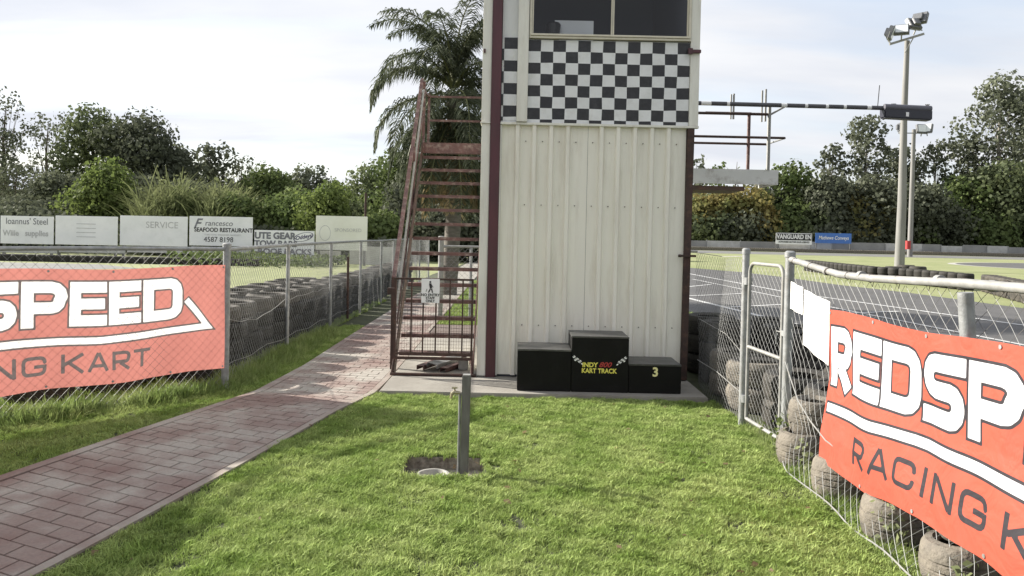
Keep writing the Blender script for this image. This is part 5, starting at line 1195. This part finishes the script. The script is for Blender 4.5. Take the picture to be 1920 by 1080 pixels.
# ---- queen palm behind the stairs
def palm():
    D = 20.0; X = (842-960)*D/FPX; zc = CAM_H+(437-158)*D/FPX
    o = empty('palm_tree', (X, D, 0)); tag(o, 'tall feathery queen palm with drooping fronds behind the staircase', 'palm tree')
    b = MB(); pts = []; rs = []
    for i in range(40):
        f = i/39; pts.append((X+.10*math.sin(f*3), D, -.05+f*(zc-.2))); rs.append((.215-.05*f)*(1+(.045 if i % 2 else 0)))
    b.tube(pts, rs, 16); b.build('trunk', M['palm_trunk'], o, True)
    rg_ = random.Random(21)
    def frond(an, el, ln, m, droop, dz=0, lw=.020):
        base = Vector((X+.10*math.sin(3), D, zc-.25+dz)); ca, sa = math.cos(an), math.sin(an); pts = []; p = Vector(base); e_ = el; n = 22
        for i in range(n+1):
            pts.append(Vector(p)); p = p+Vector((ca*math.cos(e_), sa*math.cos(e_), math.sin(e_)))*(ln/n); e_ -= droop/n*(1+1.6*i/n)
            e_ = max(e_, -1.45)
        b = MB(); b.tube(pts, [.028*(1-i/n)+.005 for i in range(n+1)], 5, False); fo = b.build('frond', M['frond_stem'], o)
        Q = []; 
        for i in range(3, n+1):
            for sub in range(6):
                f = (i-1+(sub/6))/n; q0 = pts[i-1].lerp(pts[i], sub/6); t = (pts[i]-pts[i-1]).normalized(); sd_ = t.cross(Vector((0, 0, 1)))
                sd_ = sd_.normalized() if sd_.length > .05 else Vector((-sa, ca, 0)); ll = .62*math.sin(math.pi*min(1, .12+.86*f))**.6*rg_.uniform(.75, 1.1)
                for s__ in (1, -1):
                    d = (sd_*s__*rg_.uniform(.55, 1)+t*.55+Vector((0, 0, rg_.uniform(-.6, .45)))).normalized(); w_ = Vector((rg_.uniform(-1, 1), rg_.uniform(-1, 1), rg_.uniform(-.3, .3))).normalized()*lw
                    m1 = q0+d*ll*.5; e1 = m1+(d+Vector((0, 0, -1.1))).normalized()*ll*.5
                    Q.append([q0-w_*.5, m1-w_, m1+w_, q0+w_*.5]); Q.append([m1-w_, e1, e1, m1+w_])
        quads_mesh('leaflets', np.array([[tuple(v) for v in q] for q in Q]), LF[m], fo)
    M['frond_stem'] = mat('frond_stem', (.12, .13, .05), .6)
    for i in range(12): frond(i*2.399+.3, R(86-i*1.2)+rg_.uniform(-.08, .08), rg_.uniform(2.9, 3.3), 'palm', 1.15, .25, .018)
    for i in range(10): frond(i*2.399+1.1, R(50)+rg_.uniform(-.2, .2), rg_.uniform(2.5, 3.0), 'palm', 1.5, .1, .018)
    for i in range(9): frond(i*2.399+.2, R(14)+rg_.uniform(-.2, .2), rg_.uniform(2.6, 3.0), 'palm', 1.15, -.15, .018)
    for i in range(12): frond(i*2.399+.9, R(-20)+rg_.uniform(-.15, .15), rg_.uniform(2.5, 3.0), 'palm', .8, -.35, .018)
    for i in range(7): frond(i*2.399+1.7, R(-52)+rg_.uniform(-.1, .1), rg_.uniform(2.2, 3.0), 'palm', .45, -.55, .018)
    for i in range(8): frond(i*2.399+.5, R(-70)+rg_.uniform(-.1, .15), rg_.uniform(1.9, 3.4), 'dry', .35, -.45, .016)
palm()

# ------------------------------------------------------------------ grass blades
def tuft(name, nb_, h, spread, wd, leaf, seed, lean=.5):
    g_ = np.random.default_rng(seed); V = []; F = []
    for i in range(nb_):
        an = g_.uniform(0, 6.28); bx_, by_ = g_.normal(0, spread, 2); hh = h*g_.uniform(.55, 1.15); l = lean*hh*g_.uniform(.2, 1.3); pa = an+g_.uniform(-.5, .5)+1.57
        ex, ey = math.cos(an)*l, math.sin(an)*l; wx, wy = math.cos(pa)*wd/2, math.sin(pa)*wd/2; k = len(V)
        V += [(bx_-wx, by_-wy, 0), (bx_+wx, by_+wy, 0), (bx_+ex*.35+wx*.8, by_+ey*.35+wy*.8, hh*.6), (bx_+ex*.35-wx*.8, by_+ey*.35-wy*.8, hh*.6), (bx_+ex, by_+ey, hh)]
        F += [(k, k+1, k+2, k+3), (k+3, k+2, k+4)]
    me = bpy.data.meshes.new(name); me.from_pydata(V, [], F); me.materials.append(LF[leaf]); o = bpy.data.objects.new(name, me); COL.objects.link(o); return o
def gn_scatter(name, pts, src, smin, smax, seed, tilt=.3, scl=None):
    g_ = np.random.default_rng(seed); n = len(pts); me = bpy.data.meshes.new(name); me.vertices.add(n); me.vertices.foreach_set('co', np.asarray(pts, dtype=np.float32).reshape(-1))
    a = me.attributes.new('rotv', 'FLOAT_VECTOR', 'POINT'); rv = np.stack([g_.uniform(-tilt, tilt, n), g_.uniform(-tilt, tilt, n), g_.uniform(0, 6.28, n)], 1).astype(np.float32); a.data.foreach_set('vector', rv.reshape(-1))
    a = me.attributes.new('sclv', 'FLOAT', 'POINT'); sc = g_.uniform(smin, smax, n)*(1 if scl is None else scl); a.data.foreach_set('value', sc.astype(np.float32))
    me.update(); o = bpy.data.objects.new(name, me); COL.objects.link(o)
    ng = bpy.data.node_groups.new(name, 'GeometryNodeTree'); ng.interface.new_socket('Geometry', in_out='INPUT', socket_type='NodeSocketGeometry'); ng.interface.new_socket('Geometry', in_out='OUTPUT', socket_type='NodeSocketGeometry')
    gi, go = N(ng, 'NodeGroupInput'), N(ng, 'NodeGroupOutput'); ip = N(ng, 'GeometryNodeInstanceOnPoints'); oi = N(ng, 'GeometryNodeObjectInfo'); oi.inputs[0].default_value = src; oi.transform_space = 'ORIGINAL'
    r_ = N(ng, 'GeometryNodeInputNamedAttribute', data_type='FLOAT_VECTOR'); r_.inputs[0].default_value = 'rotv'; s_ = N(ng, 'GeometryNodeInputNamedAttribute', data_type='FLOAT'); s_.inputs[0].default_value = 'sclv'
    L(ng, gi.outputs[0], ip.inputs['Points']); L(ng, oi.outputs['Geometry'], ip.inputs['Instance'])
    L(ng, r_.outputs[0], ip.inputs['Rotation']); L(ng, s_.outputs[0], ip.inputs['Scale']); L(ng, ip.outputs[0], go.inputs[0])
    md = o.modifiers.new('scatter', 'NODES'); md.node_group = ng; return o
t1 = tuft('grass_tuft', 10, .027, .012, .0044, 'lawn', 1, 1.25); t1.location = (-.9, 4.6, 0)
t2 = tuft('weed_tuft', 12, .11, .03, .0055, 'weed', 2, .6); t2.location = (-3.0, 7.3, 0)
for t_ in (t1, t2): tag(t_, 'small clump of grass in the lawn', 'grass', kind='stuff')
def fence_left_x(y):      # lawn side of the near-left fence
    ly = np.array([t_[0].y for t_ in LTAB])[::-1]; lx = np.array([t_[0].x for t_ in LTAB])[::-1]
    return np.where(y > CY, CX-.02, np.interp(y, ly, lx))
g1 = np.random.default_rng(8)
def plx(y): return np.interp(y, LD, LX)
def prx(y): return np.interp(y, RD, RX)
# lawn
n = 95000; x = g1.uniform(-2.6, 2.15, n); y = g1.uniform(2.6, 7.62, n)
rag = .012*np.sin(y*37)+.01*np.sin(y*91)
ok = (x > prx(y)+.012+rag) & (x < 2.06-.02*(y-5.8)) & ~((x > PIT[0]+.012*np.sin(y*60)) & (x < PIT[1]+.015*np.sin(y*50)) & (y > PIT[2]+.01*np.sin(x*70)) & (y < PIT[3]+.012*np.sin(x*60))) & (y < 7.52+.018*np.sin(x*23)+.01*np.sin(x*61))
x, y = x[ok], y[ok]
pat = np.sin(x*3.1+1.3*np.sin(y*2.3))*np.sin(y*2.7+np.sin(x*4.1)); fine = np.sin(x*17+y*9)*np.sin(y*21-x*6)
sc = 1+.22*pat+.28*fine+g1.normal(size=len(x))*.10
near_pit = (x > PIT[0]-.06) & (x < PIT[1]+.06) & (y > PIT[2]-.06) & (y < PIT[3]+.06); sc[near_pit] *= 1.35
keep = ~((np.sin(x*5.1+y*1.7)*np.sin(y*6.3-x*2.2)*np.sin(x*1.9+2) > .52) & (g1.uniform(size=len(x)) < .6)); x, y, sc = x[keep], y[keep], sc[keep]
lawn = gn_scatter('lawn', np.stack([x, y, np.zeros_like(x)], 1), t1, .8, 1.25, 3, .35, np.clip(sc, .4, 2)); tag(lawn, 'short green lawn in front of the tower', 'grass', kind='stuff')
# verge
n = 60000; x = g1.uniform(-5.2, -2.3, n); y = g1.uniform(3.2, 13, n); ok = (x < plx(y)-.008) & (x > fence_left_x(y)+.02); x, y = x[ok], y[ok]
dd = x-fence_left_x(y)
verge = gn_scatter('verge_grass', np.stack([x, y, np.zeros_like(x)], 1), t1, .9, 1.5, 4, .35, np.where(dd < .30, 1.0, .8)); tag(verge, 'bright grass verge between brick path and left fence', 'grass', kind='stuff')
n = 5200; y = g1.uniform(3.6, 12, n); x = fence_left_x(y)+np.abs(g1.normal(size=n))*.14-.12; ok = (x < plx(y)-.10) & (np.sin(y*5+x*3)+g1.normal(size=n)*.5 > -.6); x, y = x[ok], y[ok]
weeds = gn_scatter('fence_weeds', np.stack([x, y, np.zeros_like(x)], 1), t2, .5, 1.45, 5, .45); tag(weeds, 'long pale weeds growing through the foot of the left fence', 'weeds', kind='stuff')
# behind fences and beside the track
n = 30000; x = g1.uniform(2.0, 4.1, n); y = g1.uniform(1.5, 20, n); ok = (x < np.interp(y, [0, 11.8, 14.2, 17, 24], [4.1, 4.1, 4.2, 3.65, 3.1])) & ((x > 2.68) | (y > 9.6)); x, y = x[ok], y[ok]
tv = gn_scatter('trackside_grass', np.stack([x, y, np.zeros_like(x)], 1), t1, 1.4, 2.8, 6, .35); tag(tv, 'rough grass strip between the tyres and the asphalt track', 'grass', kind='stuff')
n = 420; y = g1.uniform(2.0, 6.6, n); x = 2.03+g1.normal(size=n)*.05; x, y = x, y
rw = gn_scatter('fence_weeds', np.stack([x, y, np.zeros_like(x)], 1), t2, .3, .9, 7, .5); tag(rw, 'straggly weeds along the foot of the near right fence', 'weeds', kind='stuff')
n = 26000; x = g1.uniform(-9, -2.9, n); y = g1.uniform(4.6, 18, n); ok = (x < fence_left_x(y)-.05); x, y = x[ok], y[ok]
lg = gn_scatter('infield_turf', np.stack([x, y, np.zeros_like(x)], 1), t1, 1.4, 2.4, 9, .35); tag(lg, 'mown turf beyond the left fence', 'grass', kind='stuff')
n = 14000; x = g1.uniform(-1.26, 1.5, n); y = g1.uniform(13.4, 26, n)
lg = gn_scatter('rear_lawn', np.stack([x, y, np.zeros_like(x)], 1), t1, 1.4, 2.4, 10, .35); tag(lg, 'lawn behind the staircase', 'grass', kind='stuff')
# leafy weed at the gate post
for k, (x, y, h, n) in enumerate([(1.98, 5.58, .34, 90), (2.02, 5.22, .24, 60), (2.0, 4.04, .26, 60), (2.02, 3.4, .20, 50)]):
    n = int(n*.7); P_ = np.stack([x+g1.normal(size=n)*.045, y+g1.normal(size=n)*.06, g1.uniform(.02, h, n)], 1)
    o = empty('leafy_weed', (x, y, 0)); q_ = quads_mesh('leaves', leaves(P_, np.tile([-.6, -.5, .6], (n, 1)), .042, .7, .7), LF['bright' if k == 0 else 'reed'], o); q_['kind'] = 'stuff'; tag(o, ['leafy green weed climbing beside the gate post', 'pale weed between the first kart tyre stacks', 'pale weed at the fence under the banner middle', 'small weed under the banner near the leaning post'][k], 'weed', 'weeds by the near fence')

# dry leaves and bits lying in the lawn
n = 90; x = g1.uniform(-2.0, 1.9, n); y = g1.uniform(3.3, 7.4, n); P_ = np.stack([x, y, g1.uniform(.015, .03, n)], 1)
o = quads_mesh('fallen_leaves', leaves(P_, np.tile([0, 0, 1.], (n, 1)), .030, 1.6, .4), LF['brown']); tag(o, 'scattered small dry leaves lying on the lawn', 'leaves', kind='stuff')
